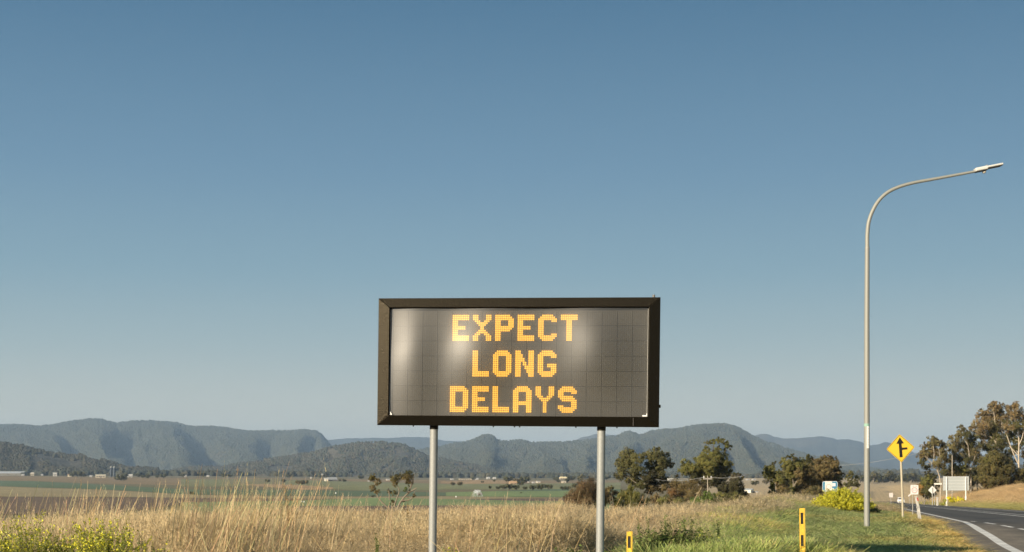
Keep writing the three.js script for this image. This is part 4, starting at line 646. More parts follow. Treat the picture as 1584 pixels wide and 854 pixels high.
herb({ name: 'flowering_shrub', label: 'dark green low shrub peeping out past the street lamp', px: 1352, d: 58, top: 781, w: 12, n: 90, leaf: ['green', 'gumd', 'gumd'], leaves: 16, leafPx: 3, dome: .5, from: .02, width: .008 });

// -- small dark trees and bushes scattered over the valley floor: a few prototypes, then copies
function protoTree(dark, tall) {
  const o = new THREE.Group(), m = new MB(), w = new MB(), base = C[dark];
  const lobes = []; for (let i = 0; i < 7; i++) lobes.push([V3(rr(-.6, .6), rr(.35, 1.0) * tall, rr(-.6, .6)), rr(.3, .5)]);
  for (const [c, R] of lobes) for (let i = 0; i < 70; i++) {
    const q = c.clone().addScaledVector(rv(), R * Math.pow(rnd(), .4)), a = rv().multiplyScalar(.17), b = rv().multiplyScalar(.17), f = rr(.6, 1.35), nn = q.clone().sub(c).normalize().addScaledVector(rv(), .5).normalize();
    m.tri(q.clone().add(a), q.clone().add(b), q.clone().sub(a).addScaledVector(b, -.3), [base[0] * f, base[1] * f, base[2] * f], nn);
  }
  w.tube([V3(0, -.25, 0), V3(.03, .4 * tall, 0), V3(0, .8 * tall, .02)], [.07, .05, .02], 6, [.2, .17, .13]);
  for (const [c] of lobes) w.tube([V3(.03, .35 * tall, 0), c], [.03, .012], 4, [.2, .17, .13], false);
  m.build('crown', mat.leaf, o); w.build('trunk', mat.bark, o); return o;
}
const protos = { d: protoTree('gumd', .95), g: protoTree('gumd', 1.1), b: protoTree('brown', .9), t: protoTree('dark', 1.9), m: protoTree('mid', 1.3) };
function farTree(px, by, rpx, kind, label, group) {
  const d = hitValley(px, by), k = d / FL, o = protos[kind].clone(), p = at(px, d), tree = rpx * k > 1.4;
  o.name = numbered(tree ? 'valley_tree' : 'valley_bush'); o.position.set(p.x, p.y, p.z); o.rotation.y = rnd() * 6.3; o.scale.setScalar(rpx * k * 1.3); scene.add(o);
  return tag(o, label, tree ? 'tree' : 'bush', group);
}
[[36, 736, 3.2, 'd', 'dark round tree over the tiny white hut'], [45.5, 736, 2.4, 'd', 'small dark tree between the tiny hut and cream hut'], [120, 738.5, 6, 'd', 'big dark leafy tree beside the cream house with orange roof'], [113, 738, 4.5, 'g', 'lower green tree hugging the cream house with orange roof'], [129, 738, 4, 'm', 'pale green tree beyond the big dark leafy tree'],
  [187, 744, 6, 'g', 'loose tree in the ploughed land below the twin silos'], [181, 743.5, 3.6, 'd', 'dark tree crown touching the foot of the silos'], [193, 739.5, 4.2, 'd', 'dark tree between the silos and windowed white house'], [213, 739, 4, 'd', 'rounded dark tree right behind the windowed white house'], [222, 740, 3, 'd', 'small dark tree second beyond the windowed white house'], [229, 740, 4, 'g', 'wide green tree third beyond the windowed white house'], [253, 740, 4.2, 'd', 'dark tree standing alone at the foot of the tan slope'], [243, 740, 3, 'd', 'low dark tree beside the lone tree at the tan slope'],
  [283, 738.5, 3.6, 'd', 'dark tree over the pale hut in the far valley'], [313, 738.5, 5, 'd', 'broad dark tree by the second pale hut'], [347, 739, 4, 'd', 'dark tree at the edge of the wooded hill foot'], [356, 739, 3.4, 'd', 'smaller dark tree next to the hill foot tree'], [413.5, 747, 3.3, 'd', 'dark bush on the tip of the orange tan slope'], [438, 747, 3.6, 'd', 'dark bush midway along the orange tan slope'], [471.5, 750, 4.4, 'd', 'dark round bush at the edge of the orange tan slope'], [463, 751, 5, 'b', 'brown bush beside the dark round bush on the tan slope'], [447, 740, 4, 'd', 'dark tree far behind the orange tan slope'],
  [503, 740, 3.4, 't', 'tall narrow dark tree behind the grey roofed farmhouse'], [497, 740, 3, 'd', 'dark tree below the tall narrow tree by the farmhouse'], [525.5, 745, 2.2, 'd', 'small dark shrub at the end of the grey roofed farmhouse'], [532.5, 745.5, 2.8, 'g', 'second shrub past the end of the grey roofed farmhouse'], [513, 739, 2.8, 'd', 'dark tree top above the grey farmhouse roof'], [558, 742, 4, 'd', 'low dark trees by the sapling crown'],
  [297, 766, 3.4, 'd', 'dark green bush at the edge of the teal crop'], [363, 766, 2, 'd', 'tiny dark bush below the teal crop'], [577, 770, 2.4, 'd', 'tiny dark bush by the sapling trunk'],
  [733, 743, 3.2, 'd', 'dark tree between the long tan shed and white cottage'], [764, 745.5, 2.3, 'g', 'small tree in front of the pair of white farm buildings'], [746, 747.5, 2, 'd', 'low dark bush on the orange bank'], [700, 752, 4, 'b', 'brown bushy tree on the olive strip'], [712, 752, 4.4, 'b', 'second brown bushy tree on the olive strip'], [758, 756, 2.6, 'g', 'small green tree alone on the green strip'],
  [787, 747, 6, 'd', 'rounded dark tree left of the orange roofed house'.replace('left of', 'next to')], [800, 748, 5, 'b', 'brownish tree behind the orange roofed house'], [812, 749, 7, 'd', 'largest dark tree just past the orange roofed house'], [805, 752, 4.5, 'd', 'dark tree under the largest dark tree'], [770, 757.5, 3, 'd', 'first small bush of the dark hedge row'], [778, 758, 4.5, 'd', 'low bush second along the dark hedge row'], [787, 758.5, 6, 'd', 'biggest bush of the dark hedge row'], [799.5, 758.5, 5, 'd', 'round bush just past the biggest hedge bush'], [812, 758, 3.2, 'd', 'small bush in the gap of the hedge row'], [823, 759, 5, 'd', 'dark round tree beyond the gap in the hedge row'], [837, 759, 6, 'd', 'wide dark tree near the end of the hedge row'], [849, 758, 5, 'd', 'last dark tree of the hedge row'], [871, 759, 4, 'd', 'pair of dark bushes near the brown twiggy bush'], [878, 759, 4, 'd', 'dark bush touching the brown twiggy bush'], [893, 759, 7, 'd', 'dark tree rising behind the brown twiggy bush'],
  [860, 745, 4, 'd', 'dark tree beside the cream roofed house'], [864, 747, 3, 'd', 'dark shrub beneath the cream roofed house'], [883, 745, 5.6, 'd', 'broad dark tree past the cream roofed house'], [877, 747, 4, 'g', 'green tree in front of the cream roofed house'], [899, 745.5, 5.6, 'm', 'squarish olive tree before the right sign post'.replace('right ', 'second ')], [911.5, 747, 4, 'd', 'round dark shrub beside the squarish olive tree'], [937, 743, 4, 'd', 'dark tree just past the second sign post'], [946, 759, 3.6, 'd', 'blue green bush between sign post and rounded gum'],
  [742, 768, 3.8, 'b', 'brown bush inside the sprinkler spray'], [806, 763.5, 1.3, 'd', 'tiny dark stump like bush in the green crop'],
  [1168, 752, 5, 'd', 'grey tree by the far white barn'], [1185, 750, 5, 'b', 'brown tree far behind the thicket edge'], [1352, 748, 8.8, 'm', 'olive tree just past the street lamp'], [1365, 747.5, 8.0, 'g', 'green tree between lamp and diamond sign'], [1378, 747.5, 8.8, 'm', 'olive tree just short of the diamond sign pole'], [1388, 747, 8.8, 'g', 'green tree behind the diamond sign pole'], [1400, 747, 8.0, 'd', 'dark tree just past the diamond sign pole'], [1411, 747, 8.0, 'm', 'olive tree above the ringed speed sign'], [1346, 747, 7.0, 'd', 'dark tree touching the far side of the street lamp'], [1359, 747.5, 7.0, 'd', 'dark tree third past the street lamp'], [1372, 747.5, 7.0, 'd', 'dark tree fifth past the street lamp'], [1383, 747.5, 7.7, 'd', 'dark low tree just short of the diamond sign pole'], [1394, 747, 7.0, 'b', 'brown tree hidden behind the diamond sign pole'], [1406, 747, 8.8, 'd', 'dark tree above the tiny tilted sign plate'], [1418, 747, 8.8, 'g', 'green tree beside the yellow green bank shrub'], [1331, 747.5, 7.7, 'd', 'dark tree just short of the street lamp above the blossom']]
  .forEach(([x, y, r, k, l]) => farTree(x, y, r, k, l));
// ---------------------------------------------------------------- farm buildings on the valley floor
function house(px, by, wpx, hpx, label, o = {}) {
  const d = o.d ?? hitValley(px, by), k = d / FL, p = at(px, d), s = thing(o.name ?? 'farmhouse', label, o.cat ?? 'house', [p.x, p.y, p.z]);
  const y0 = EYE - (by - HY) * k - p.y, w = wpx * k, h = hpx * k, dp = o.dp ?? Math.max(6, w * .6), wc = o.wall ?? [.72, .68, .58], rc = o.roof ?? [.55, .53, .5], rh = h * (o.rh ?? .35), hw = h - rh;
  s.rotation.y = o.turn ?? .25;
  const lift = Math.max(0, y0);
  new MB().box(0, (hw + lift) / 2 - .5, 0, w, hw + lift + 1, dp, wc).build('wall', mat.plain, s);
  const e = .4, g = new THREE.ExtrudeGeometry(poly([[-w / 2 - e, 0], [w / 2 + e, 0], [w / 2 - (o.hip ?? 0) * w, rh], [-w / 2 + (o.hip ?? 0) * w, rh]]), { depth: .3, bevelEnabled: false });
  const r = new MB(), A = (x, y, z) => V3(x, y + hw + lift, z), x = w / 2 + e, z = dp / 2 + e, xi = w / 2 + e - (o.hip ?? 0) * w;
  r.quad(A(-x, 0, z), A(x, 0, z), A(xi, rh, 0), A(-xi, rh, 0), rc); r.quad(A(x, 0, -z), A(-x, 0, -z), A(-xi, rh, 0), A(xi, rh, 0), rc); r.tri(A(x, 0, z), A(x, 0, -z), A(xi, rh, 0), o.hip ? rc : wc); r.tri(A(-x, 0, -z), A(-x, 0, z), A(-xi, rh, 0), o.hip ? rc : wc); r.quad(A(-x, -.02, -z), A(x, -.02, -z), A(x, -.02, z), A(-x, -.02, z), rc);
  r.build('roof', mat.plain, s);
  const nW = o.win ?? (w > 9 ? 3 : w > 5 ? 2 : 1);
  for (let i = 0; i < nW; i++) new MB().box(((i + .5) / nW - .5) * w * .86, hw * .5 + lift, dp / 2 + .03, Math.min(2.2, w * .14), hw * .42, .12, [.06, .06, .06]).build('window', mat.plain, s);
  new MB().box(w * .02, hw * .33 + lift, dp / 2 + .03, Math.min(1.6, w * .1), hw * .66, .1, [.16, .12, .09]).build('door', mat.plain, s);
  return s;
}
const WH = [.50, .48, .44], CR = [.50, .44, .33];
house(16, 735.3, 44, 6, 'long low grey roofed shed at the edge of the picture under the dark spur', { name: 'farm_shed', cat: 'shed', wall: [.16, .15, .12], roof: [.48, .50, .50], rh: .5, turn: .05 });
house(35.5, 736.3, 4, 3, 'tiny white hut under the dark round tree', { wall: WH });
house(50, 736, 5, 5, 'cream hut second in the row under the dark spur', { wall: CR, roof: [.6, .55, .45] });
house(65, 736, 3, 2.6, 'grey hut half hidden between cream and white cubes', { wall: [.4, .4, .38] });
house(85, 736.8, 6, 5.6, 'bright white cube shaped house in the row under the spur', { wall: WH, roof: [.7, .68, .62], rh: .2 });
house(108.5, 737.6, 7, 4, 'small cream house with orange roof by the big dark tree', { wall: [.78, .70, .52], roof: [.50, .30, .16] });
house(140.5, 738.2, 3.6, 3, 'tiny white shed before the long cream farmhouse', { wall: WH });
house(155.5, 739.3, 15, 5.2, 'long cream farmhouse with dark openings beside the silos', { wall: CR, roof: [.62, .56, .42], win: 4 });
house(200.5, 738.3, 8, 4.6, 'white house with dark windows past the silos', { wall: WH, roof: [.66, .63, .56] });
house(183, 737, 4, 2.6, 'pale shed tucked against the far side of the silos', { wall: [.6, .58, .52] });
house(286.5, 738, 3.4, 3, 'pale hut under dark trees in the far valley', { wall: [.56, .52, .46] });
house(321.5, 738, 3.6, 3, 'second pale hut beside the broad dark tree', { wall: [.6, .56, .5] });
house(481, 741, 2, 3, 'small cream hut alone on the olive pasture edge', { wall: CR });
house(498.5, 736, 2.4, 3, 'white hut beside the tall narrow dark tree', { wall: WH, d: 2900 });
house(513.5, 744.3, 17, 6, 'long farmhouse with broad grey roof and dark verandah', { wall: [.10, .09, .075], roof: [.26, .27, .27], rh: .62, hip: .12, turn: .1 });
house(504.5, 744.8, 5, 5, 'white gabled end wing of the grey roofed farmhouse', { wall: [.80, .74, .60], roof: [.5, .48, .44], rh: .4, d: hitValley(513.5, 744.3) - 12 });
house(570.5, 745, 2.2, 2, 'tiny white shed by the sapling crown', { wall: WH });
house(601, 743.5, 7, 2.6, 'white roofed shed seen through the sapling', { wall: [.6, .5, .38], roof: WH, rh: .5 });
house(699, 742.6, 4, 2.2, 'small white shed past the sign post under the hills', { wall: WH });
house(719.5, 742.4, 20, 2, 'very long low tan shed under the hills', { name: 'farm_shed', cat: 'shed', wall: [.50, .42, .30], roof: [.55, .47, .33], turn: .05, win: 5 });
house(737.2, 742.4, 4.6, 3, 'white cottage beside the dark tree under the hills', { wall: WH });
house(755, 741.4, 4.4, 3.4, 'first of a pair of white farm buildings on the orange bank', { wall: WH, roof: [.7, .7, .66] });
house(764.6, 741.2, 4.2, 3, 'second of a pair of white farm buildings on the orange bank', { wall: WH, roof: [.66, .66, .62] });
house(793.5, 749.3, 11, 5, 'house with orange tan roof among the dark trees', { wall: [.45, .33, .22], roof: [.52, .33, .18], rh: .6 });
house(818, 746.5, 2.6, 2.8, 'narrow white hut past the largest dark tree', { wall: WH });
house(825, 747.5, 3.4, 2.4, 'low white hut midway to the cream roofed house', { wall: WH });
house(832.5, 747.2, 5, 3, 'pale shed with slanted roof short of the cream roofed house', { wall: [.66, .6, .5], roof: WH });
house(871, 741.5, 11, 4, 'wide house with cream yellow roof among trees', { wall: [.42, .34, .24], roof: [.82, .70, .42], rh: .55, hip: .1 });
house(872, 747.4, 5.4, 3.4, 'small cream shed below the cream roofed house', { wall: CR, roof: [.7, .6, .45] });
house(1037, 743.2, 8, 3.4, 'white house glimpsed in the gap between two gum trees', { wall: WH, roof: [.72, .66, .5] });
house(1156.5, 743, 4, 2.2, 'far white barn first of two on the tan field', { wall: WH });
house(1166, 743.2, 5, 2.2, 'far white barn second of two on the tan field', { wall: WH });
house(1157.5, 762.5, 12, 6.5, 'white shed with pale blue roof edge by the dome shaped bush', { name: 'farm_shed', cat: 'shed', wall: [.82, .78, .66], roof: [.55, .62, .64], rh: .25, turn: -.4 });
house(1169, 762.5, 2.4, 2.6, 'tiny white box near the pale blue roofed shed', { wall: WH });
{ // twin silos
  const d = hitValley(172, 737.6), k = d / FL;
  for (const [px, l] of [[171.6, 'dark silo with pale cap, first of the twin silos beside the cream farmhouse'], [176.6, 'dark silo with pale cap, second of the twin silos nearer the white windowed house']]) {
    const p = at(px, d), s = thing('silo', l, 'silo', [p.x, p.y, p.z]), h = 15 * k;
    new MB().geo(new THREE.CylinderGeometry(2.05 * k, 2.05 * k, h, 20), new THREE.Matrix4().makeTranslation(0, h / 2 - .5, 0), [.045, .058, .075]).build('tank', mat.plain, s);
    new MB().geo(new THREE.ConeGeometry(2.15 * k, 1.6 * k, 20), new THREE.Matrix4().makeTranslation(0, h + .8 * k - .5, 0), [.6, .58, .5]).build('cap', mat.plain, s);
    for (const f of [.3, .6, .9]) new MB().geo(new THREE.CylinderGeometry(2.1 * k, 2.1 * k, .5, 20, 1, true), new THREE.Matrix4().makeTranslation(0, h * f, 0), [.11, .13, .15]).build('hoop', mat.plain, s);
  }
}
// ---- poles and wires
function powerPole(px, topY, d, rpx, label, arm) {
  const p = at(px, d), k = d / FL, s = thing('power_pole', label, 'power pole', [p.x, p.y, p.z]), h = EYE - (topY - HY) * k - p.y;
  new MB().tube([V3(.35 * k * (arm ? 1 : 0), -.3, 0), V3(0, h, 0)], [rpx * k, rpx * k * .8], 10, [.66, .58, .45]).build('pole', mat.grain, s);
  if (arm) { new MB().box(0, h - .25, 0, arm * k, .12, .12, [.5, .45, .38]).build('crossarm', mat.grain, s); for (const x of [-.4, .4]) new MB().geo(new THREE.CylinderGeometry(.05, .06, .16, 8), new THREE.Matrix4().makeTranslation(x * arm * k, h - .1, 0), [.5, .5, .48]).build('insulator', mat.plain, s); }
  return [s, V3(0, h, 0).add(s.position)];
}
const [, pt] = powerPole(1094.6, 736, 118, .8, 'pale timber power pole standing against the domed gum', 14);
powerPole(1473, 704, 250, .8, 'pale bare pole among the grove behind the big grey sign', 0);
function wire(a, b, sag, r, label) { const q = []; for (let i = 0; i <= 16; i++) { const t = i / 16, p = a.clone().lerp(b, t); p.y -= sag * 4 * t * (1 - t); q.push(p); } tag(new MB().tube(q, r, 4, [.5, .5, .48]).build('power_wire', mat.plain), label, 'wire'); }
wire(pt.clone().add(V3(-.3, -.12, 0)), P(1010, 741, 150), .25, .011, 'thin wire from the timber pole into the rounded gum');
wire(pt.clone().add(V3(.3, -.12, 0)), P(1152, 736, 112), .12, .011, 'thin wire from the timber pole over the dome shaped bush');
wire(P(1298, 720, 420), P(1425, 700, 300), .5, .035, 'faint pale wire crossing behind the lamp and diamond sign');
// ---- irrigation sprays, standing water drops as they hang in the air
function spray(px, by, wpx, hpx, n, label) {
  const d = hitValley(px, by), k = d / FL, p = at(px, d), s = thing('sprinkler', label, 'sprinkler', [p.x, p.y, p.z]);
  new MB().tube([V3(0, 0, 0), V3(0, 1.0, 0)], .06, 8, [.5, .5, .5]).build('riser', mat.zinc, s); new MB().tube([V3(-.25, 1.0, 0), V3(.3, 1.15, 0)], .05, 8, [.5, .5, .5]).build('nozzle', mat.zinc, s);
  const g = new THREE.OctahedronGeometry(.045, 0), im = new THREE.InstancedMesh(g, new THREE.MeshStandardMaterial({ color: new THREE.Color().setRGB(.85, .88, .9), roughness: .3 }), n), m = new THREE.Matrix4();
  for (let i = 0; i < n; i++) { const a = rnd() * 6.283, R = wpx * k / 2 * rr(.75, 1), t = Math.pow(rnd(), .7), r = R * t, h = hpx * k * 4 * t * (1 - t) * rr(.7, 1.05) + .8 * (1 - t); m.makeTranslation(Math.cos(a) * r + rr(-.2, .2), Math.max(.05, h + rr(-.3, .2)), Math.sin(a) * r); im.setMatrixAt(i, m); }
  im.name = 'water_spray'; im.castShadow = true; im.userData.kind = 'stuff'; s.add(im);
}
spray(738.5, 769, 19, 9, 1500, 'sprinkler throwing a dome of white water over the green crop');
spray(819, 797, 36, 5, 1500, 'low sprinkler misting the field edge just behind the dry grass');
for (const [px, by, l] of [[519.5, 763.8, 'white tank on the green crop below the grey roofed farmhouse'], [467, 777.5, 'white box first of two at the dark furrow'], [470.5, 777.8, 'smaller white box second of two at the dark furrow'], [705.5, 769.5, 'white marker box on the straw coloured strip past the sign post']]) {
  const d = hitValley(px, by), k = d / FL, p = at(px, d), s = thing('field_tank', l, 'water tank', [p.x, p.y, p.z]), r = .95 * k;
  new MB().geo(new THREE.CylinderGeometry(r, r, 2 * r, 14), new THREE.Matrix4().makeTranslation(0, r, 0), [.8, .8, .76]).build('tank', mat.plain, s); new MB().geo(new THREE.ConeGeometry(r * 1.05, r * .4, 14), new THREE.Matrix4().makeTranslation(0, r * 2.2, 0), [.7, .7, .66]).build('lid', mat.plain, s);
}
// ---------------------------------------------------------------- weeds standing among the grass
const LIM = { leaf: ['lime', 'lime', 'green', 'oliv'], tip: ['yellow', 'yellow', 'lime'], tipN: 14, tipShare: .35, tipPx: 2.2, leafPx: 4.4, leaves: 22, lo: .72, dome: .3, lean: .35, width: .006, stem: [.4, .42, .14] };
herb({ label: 'yellow green flowering weed in the bottom corner', px: 34, d: 18.4, top: 786, w: 50, n: 190, ...LIM });
herb({ label: 'bright yellow flowering weed clump along the bottom edge', px: 158, d: 18.4, top: 800, w: 54, n: 200, ...LIM, tipN: 20 });
herb({ label: 'smaller yellow green weed between the two flowering clumps', px: 97, d: 18.5, top: 808, w: 30, n: 80, ...LIM, tipN: 5 });
herb({ label: 'thin yellow weed rising from dry grass past the bright yellow clump', px: 232, d: 18.6, top: 822, w: 32, n: 40, ...LIM, tipN: 6 });
const GRN = { leaf: ['green', 'green', 'gumd', 'oliv'], leafPx: 6, leaves: 28, lo: .65, dome: .4, lean: .45, width: .006, stem: [.3, .34, .12] };
herb({ label: 'leafy green weed patch just past the short yellow post', px: 1006, d: 23.2, top: 810, w: 30, n: 100, ...GRN });
herb({ label: 'tall leafy green weed clump with drooping tops in the middle of the weed patch', px: 1043, d: 23.3, top: 798, w: 32, n: 120, ...GRN });
herb({ label: 'green weed clump at the far side of the weed patch before the green verge', px: 1082, d: 23.5, top: 810, w: 30, n: 100, ...GRN, leaf: ['green', 'lime', 'oliv'] });
herb({ label: 'low dark green weed beside the second sign post', px: 880, d: 23.2, top: 838, w: 24, n: 34, ...GRN, leaf: ['green', 'gumd'] });
herb({ label: 'dark weed tuft on the other side of the second sign post', px: 946, d: 23.4, top: 846, w: 12, n: 16, ...GRN, leaf: ['green', 'gumd'] });
herb({ label: 'yellow green weed just past the foot of the first sign post', px: 694, d: 23.2, top: 842, w: 18, n: 20, ...GRN, leaf: ['lime', 'green'], tip: ['yellow'], tipN: 4 });
herb({ label: 'green and yellow weed along the bottom edge short of the first sign post', px: 610, d: 23, top: 844, w: 14, n: 14, ...GRN, leaf: ['lime', 'green'] });
const SLIM = { name: 'green_stalk', w: 2.2, n: 7, leafPx: 3.4, leaves: 40, dome: .1, lean: .05, lo: .7, width: .006, stem: [.3, .34, .12] };
[[216, 806, ['gumd', 'green'], 'narrow dark green stalk in the dry grass past the flowering weeds', 20], [583, 818, ['green'], 'narrow bright green stalk in the dry grass short of the first sign post', 22.6], [989, 796, ['gumd', 'green'], 'first slim green stalk above the weed patch', 24], [1004, 793, ['green'], 'second slim green stalk above the weed patch', 24], [1028, 788, ['green'], 'third slim green stalk above the weed patch', 24], [1034, 797, ['gumd'], 'short dark stalk against the third slim stalk', 24], [1057, 786, ['green', 'oliv'], 'fourth slim green stalk above the weed patch', 24], [1070, 794, ['gumd'], 'dark slim stalk at the end of the weed patch', 24], [1112, 800, ['oliv', 'lime'], 'yellow green stalk where the dry grass meets the green verge', 26]]
  .forEach(([px, top, leaf, label, d]) => herb({ ...SLIM, label, px, top, leaf, d }));
const DOCK = { name: 'dock_stalk', leaf: ['orange', 'rust'], tip: ['orange', 'rust', 'orange'], tipShare: .55, tipN: 26, leafPx: 2.2, tipPx: 1.5, leaves: 5, dome: .3, width: .007, stem: [.42, .28, .13], lean: .12 };
herb({ ...DOCK, label: 'rusty brown seeding dock stalk standing above the dry grass', px: 447, d: 25, top: 735, w: 10, n: 14, lo: .7 });
herb({ ...DOCK, label: 'rusty dock stalk at the foot of the sapling trunk', px: 592, d: 31, top: 765, w: 6, n: 9 });
herb({ ...DOCK, label: 'rusty dock stalk under the leaning limb of the sapling', px: 631, d: 31, top: 762, w: 6, n: 9 });
{ // one long leaning cane
  const s = thing('dry_cane', 'long pale cane leaning over the grass by the power pole', 'plant', [...P(1068, 792, 45).toArray()]); const q = new THREE.CatmullRomCurve3([[1066, 800], [1072, 779], [1078, 766], [1085, 755]].map(([x, y]) => P(x, y, 45).sub(s.position))).getPoints(10);
  new MB().tube(q, q.map((_, i) => mixn(.02, .008, i / 10)), 6, [.55, .45, .28]).build('stem', mat.straw, s); const h = new MB(); for (let i = 0; i < 24; i++) { const p = q[7 + Math.floor(rnd() * 4)].clone().addScaledVector(rv(), .05); h.tri(p, p.clone().addScaledVector(rv(), .06), p.clone().addScaledVector(rv(), .06), [.5, .4, .24]); } h.build('seed_head', mat.straw, s);
}
// ---------------------------------------------------------------- grass: masses nobody could count
function blade(m, x, z, h, w, lean, az, col, tip, curl = .35) {
  const dx = Math.cos(az), dz = Math.sin(az), sx = -dz * w / 2, sz = dx * w / 2, q = []; const sa = rnd() * 6.28, ex = Math.cos(sa) * w / 2, ez = Math.sin(sa) * w / 2;
  for (let i = 0; i <= 3; i++) { const t = i / 3, l = lean * h * (t * (1 - curl) + curl * t * t); q.push(V3(x + dx * l, h * t * (1 - .15 * lean * t), z + dz * l)); }
  const n = V3(rr(-.3, .3), .35, .9).normalize();
  for (let i = 0; i < 3; i++) {
    const k0 = 1 - i / 3 * .55, k1 = 1 - (i + 1) / 3 * .55, A = q[i], B = q[i + 1], c0 = i / 3, cc = (t) => [mixn(col[0], tip[0], t), mixn(col[1], tip[1], t), mixn(col[2], tip[2], t)];
    const a = V3(A.x - ex * k0, A.y, A.z - ez * k0), b = V3(A.x + ex * k0, A.y, A.z + ez * k0), c = V3(B.x + ex * k1, B.y, B.z + ez * k1), d = V3(B.x - ex * k1, B.y, B.z - ez * k1), C0 = cc(c0), C1 = cc((i + 1) / 3);
    if (b.clone().sub(a).cross(c.clone().sub(a)).dot(n) >= 0) { m.vert(a, n, C0, 0, 0); m.vert(b, n, C0, 1, 0); m.vert(c, n, C1, 1, 1); m.vert(a, n, C0, 0, 0); m.vert(c, n, C1, 1, 1); m.vert(d, n, C1, 0, 1); }
    else { m.vert(b, n, C0, 1, 0); m.vert(a, n, C0, 0, 0); m.vert(d, n, C1, 0, 1); m.vert(b, n, C0, 1, 0); m.vert(d, n, C1, 0, 1); m.vert(c, n, C1, 1, 1); }
  }
  return q[3];
}
function seedHead(m, p, len, wd, n, col) { for (let i = 0; i < n; i++) { const t = rnd(), q = p.clone().add(V3(rr(-1, 1) * wd, -len * t * .9 + len * .15, rr(-1, 1) * wd)), a = V3(rr(-.3, .3), 1, rr(-.3, .3)).normalize().multiplyScalar(len * rr(.12, .24)), s = rv().multiplyScalar(wd * rr(.3, .6)), f = rr(.8, 1.2), nn = V3(rr(-.6, .6), .4, .8).normalize(); m.tri(q, q.clone().add(s), q.clone().add(a), [col[0] * f, col[1] * f, col[2] * f], nn); } }
function dryClump(i) {
  const m = new MB();
  for (let k = 0; k < 20; k++) { const a = rnd() * 6.28, r = .18 * Math.sqrt(rnd()), h = rr(.3, 1), e = blade(m, Math.cos(a) * r, Math.sin(a) * r, h, rr(.004, .009), Math.pow(rnd(), 1.6) * .95 + .04, rr(0, 6.28), [.74, .60, .32], [.90, .74, .43], .6); if (rnd() < .85) seedHead(m, e, rr(.12, .28), rr(.007, .018), 10, [.92, .76, .46]); }
  for (let k = 0; k < 46; k++) { const a = rnd() * 6.28, r = .24 * Math.sqrt(rnd()), p = V3(Math.cos(a) * r, rr(.06, .78), Math.sin(a) * r), d = rv().multiplyScalar(rr(.05, .12)); d.y *= .8; const s = d.clone().cross(rv()).normalize().multiplyScalar(rr(.004, .009)), f = rr(.75, 1.15), n = V3(rr(-.5, .5), .6, rr(-.5, .9)).normalize(); m.tri(p.clone().sub(d).add(s), p.clone().sub(d).sub(s), p.clone().add(d), [.86 * f, .70 * f, .39 * f], n); }   // broken leaves and chaff caught among the stems
  return m.geometry();
}
function tallStem(i) { const m = new MB(), e = blade(m, 0, 0, 1, .0095, rr(.05, .6), rr(-.6, .6), [.60, .48, .27], [.72, .59, .35], .5); if (i % 2) seedHead(m, e, .16, .011, 9, [.82, .67, .41]); if (i % 3 === 0) blade(m, .01, 0, .6, .011, .6, rr(0, 6.28), [.6, .48, .26], [.7, .58, .35], .8); return m.geometry(); }
function greenClump(i) { const m = new MB(); for (let k = 0; k < 24; k++) { const a = rnd() * 6.28, r = .16 * Math.sqrt(rnd()), yel = rnd() < .22; blade(m, Math.cos(a) * r, Math.sin(a) * r, rr(.35, 1), rr(.008, .015), rr(.05, .5), rr(0, 6.28), yel ? [.48, .41, .15] : [.30, .37, .10], yel ? [.72, .62, .27] : [.54, .62, .19], .7); } return m.geometry(); }
function scatter(name, label, makers, n, where, material, nv = 4) {
  for (let v = 0; v < nv; v++) {
    const g = makers(v), N = Math.ceil(n / nv), im = new THREE.InstancedMesh(g, material, N), m = new THREE.Matrix4(), e = new THREE.Euler(), q = new THREE.Quaternion(), c = new THREE.Color(); let k = 0;
    for (let t = 0; k < N && t < N * 12; t++) { const w = where(); if (!w) continue; const [x, z, sx, sy, tint, lean = .12, turn = 6.28] = w; e.set(rr(-lean, lean), (rnd() - .5) * turn, rr(-lean, lean)); q.setFromEuler(e); m.compose(V3(x, landY(x, z) - .02, z), q, V3(sx, sy, sx)); im.setMatrixAt(k, m); im.setColorAt(k, c.setRGB(...tint)); k++; }
    im.count = k; im.name = numbered(name); im.castShadow = im.receiveShadow = true; scene.add(im); tag(im, label(v), 'grass', null, 'stuff');
  }
}
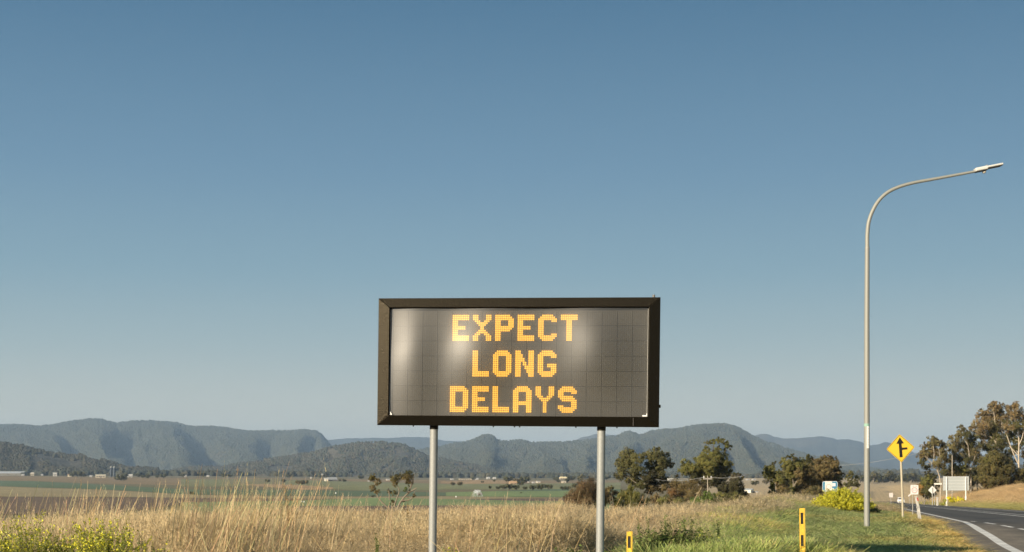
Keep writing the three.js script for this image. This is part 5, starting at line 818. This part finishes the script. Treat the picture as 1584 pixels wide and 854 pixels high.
// depth picked so that near and far get their share; picture column so that only the view and its margins are planted
const pick = (d0, d1, p0, p1, pw = 1) => { const d = 1 / mixn(1 / d1, 1 / d0, Math.pow(rnd(), pw)), px = rr(p0, p1), x = (px - CX) / FL * d; return [x, d, px]; };
const edgeV = (x, d) => -6.9 + 1.3 * ss(40, 70, d) + 1.6 * (fbm(x * .3, d * .16, 700, 3) - .5);
scatter('dry_grass', (v) => ['tall straw coloured seeding grass filling the slope below the message sign', 'tall straw coloured seeding grass mixed through the same slope'][v % 2], dryClump, 34000, () => {
  const [x, d, px] = pick(18.4, 85, -260, 1420, .9), v = roadV(x, d); if (v > edgeV(x, d)) return null; if (d < 22.4 - 3.2 * ss(460, 250, px) + .8 * fbm(px * .02, 3, 705, 2)) return null; if (d > 24.3 && d < 31 && x > -.2 + (d - 24.3) * .5 && rnd() < .97) return null;
  const n = fbm(x * .22, d * .22, 710, 3), n2 = fbm(x * .9, d * .9, 720, 2), pk = fbm(x * .12 + 9, d * .1, 730, 2); if (n2 < .22) return null;
  const start = 22.4 - 3.2 * ss(460, 250, px), near = ss(-2.2, 0, v - edgeV(x, d)), h = (.5 + .5 * ss(start, start + 4.5, d)) * (1 - .27 * ss(870, 930, px) * ss(1190, 1130, px)) * (.56 + .58 * n + .22 * (rnd() - .5) + .22 * ss(620, 300, px) - .30 * near) * (d > 48 ? .92 : 1), t = rr(.66, 1.06);
  return [x, -d, rr(.85, 1.35) * (d > 45 ? 1.5 : 1), h, [t * mixn(.97, 1.02, pk), t * mixn(.99, .94, pk), t * mixn(.97, .93, pk)]];
}, mat.straw, 6);
scatter('tall_grass_stem', (v) => ['single long straw stems standing above the dry grass', 'single long seeding stems standing above the dry grass'][v % 2], tallStem, 2700, () => {
  const [x, d, px] = pick(20, 46, -200, 1150, 1), v = roadV(x, d); if (v > edgeV(x, d) - .8) return null;
  const den = .035 + .8 * ss(560, 380, px) * ss(.4, .55, fbm(px * .02, d * .15, 741, 2)) + .04 * ss(690, 720, px) * ss(860, 830, px); if (rnd() > den) return null;
  return [x, -d, rr(.8, 1.4), rr(.95, 1.3) + ss(640, 440, px) * rr(.1, .85) * rnd(), [rr(.85, 1.15), rr(.82, 1.08), rr(.75, 1.0)], .2, 2.6];
}, mat.straw, 6);
scatter('green_grass', (v) => ['short green verge grass between the dry grass and the road', 'short green verge grass with yellow blades along the road'][v % 2], greenClump, 75000, () => {
  const [x, d, px] = pick(19, 110, 820, 1560, 1), v = roadV(x, d), e = edgeV(x, d); if (v < e - 1.2 || v > -1.05 + .5 * (fbm(x * 2, d * 2, 750, 2) - .5)) return null; if (v < e && rnd() < .5) return null;
  const n = fbm(x * .35, d * .3, 760, 3), dry = ss(-2.4, -1.1, v) * .85 + .4 * ss(.52, .74, n), h = (.10 + .09 * n + .28 * ss(-5.2, -7, v) * ss(30, 36, d) + .38 * ss(26, 24.6, d) * ss(-3.0, -4.4, v) * ss(22.3, 22.8, d) * ss(960, 1010, px) * (d < 23.9 && Math.abs(px - 1240) < 52 ? .12 : 1)) * (v > -1.9 ? .7 : 1);
  const t = rr(.76, 1.14); return [x, -d, rr(.9, 1.5), h * rr(.8, 1.25), [t * mixn(.95, 2.0, dry), t * mixn(1.0, 1.38, dry), t * mixn(1, 1.3, dry)]];
}, mat.straw, 4);
scatter('bank_grass', (v) => 'straw and green grass on the bank across the road', dryClump, 9000, () => {
  const d = rr(95, 330), px = rr(1180, 1680), x = (px - CX) / FL * d, v = roadV(x, d); if (v < 8.3 || v > 60) return null;
  const g = ss(12, 8.6, v + 5 * (fbm(x * .2, d * .1, 770, 2) - .5)), t = rr(.75, 1.15);
  return [x, -d, rr(1.6, 2.6), rr(.45, .9) * mixn(1, .6, g), [t * mixn(1.15, .9, g), t * mixn(1.02, 1.0, g), t * mixn(.9, .55, g)]];
}, mat.straw, 2);
scatter('far_verge_grass', (v) => 'pale straw grass along the far bend of the road and behind the lamp', dryClump, 9000, () => {
  const d = rr(75, 330), px = rr(1130, 1420), x = (px - CX) / FL * d, v = roadV(x, d); if (v > -1.6) return null;
  const t = rr(.7, 1.15), g = ss(.5, .7, fbm(x * .12, d * .08, 780, 2)); return [x, -d, rr(1.5, 2.6), rr(.35, .7) * ss(400, 100, d), [t * mixn(.95, .6, g), t * mixn(.9, .75, g), t * mixn(.85, .45, g)]];
}, mat.straw, 2);
renderer.render(scene, camera);
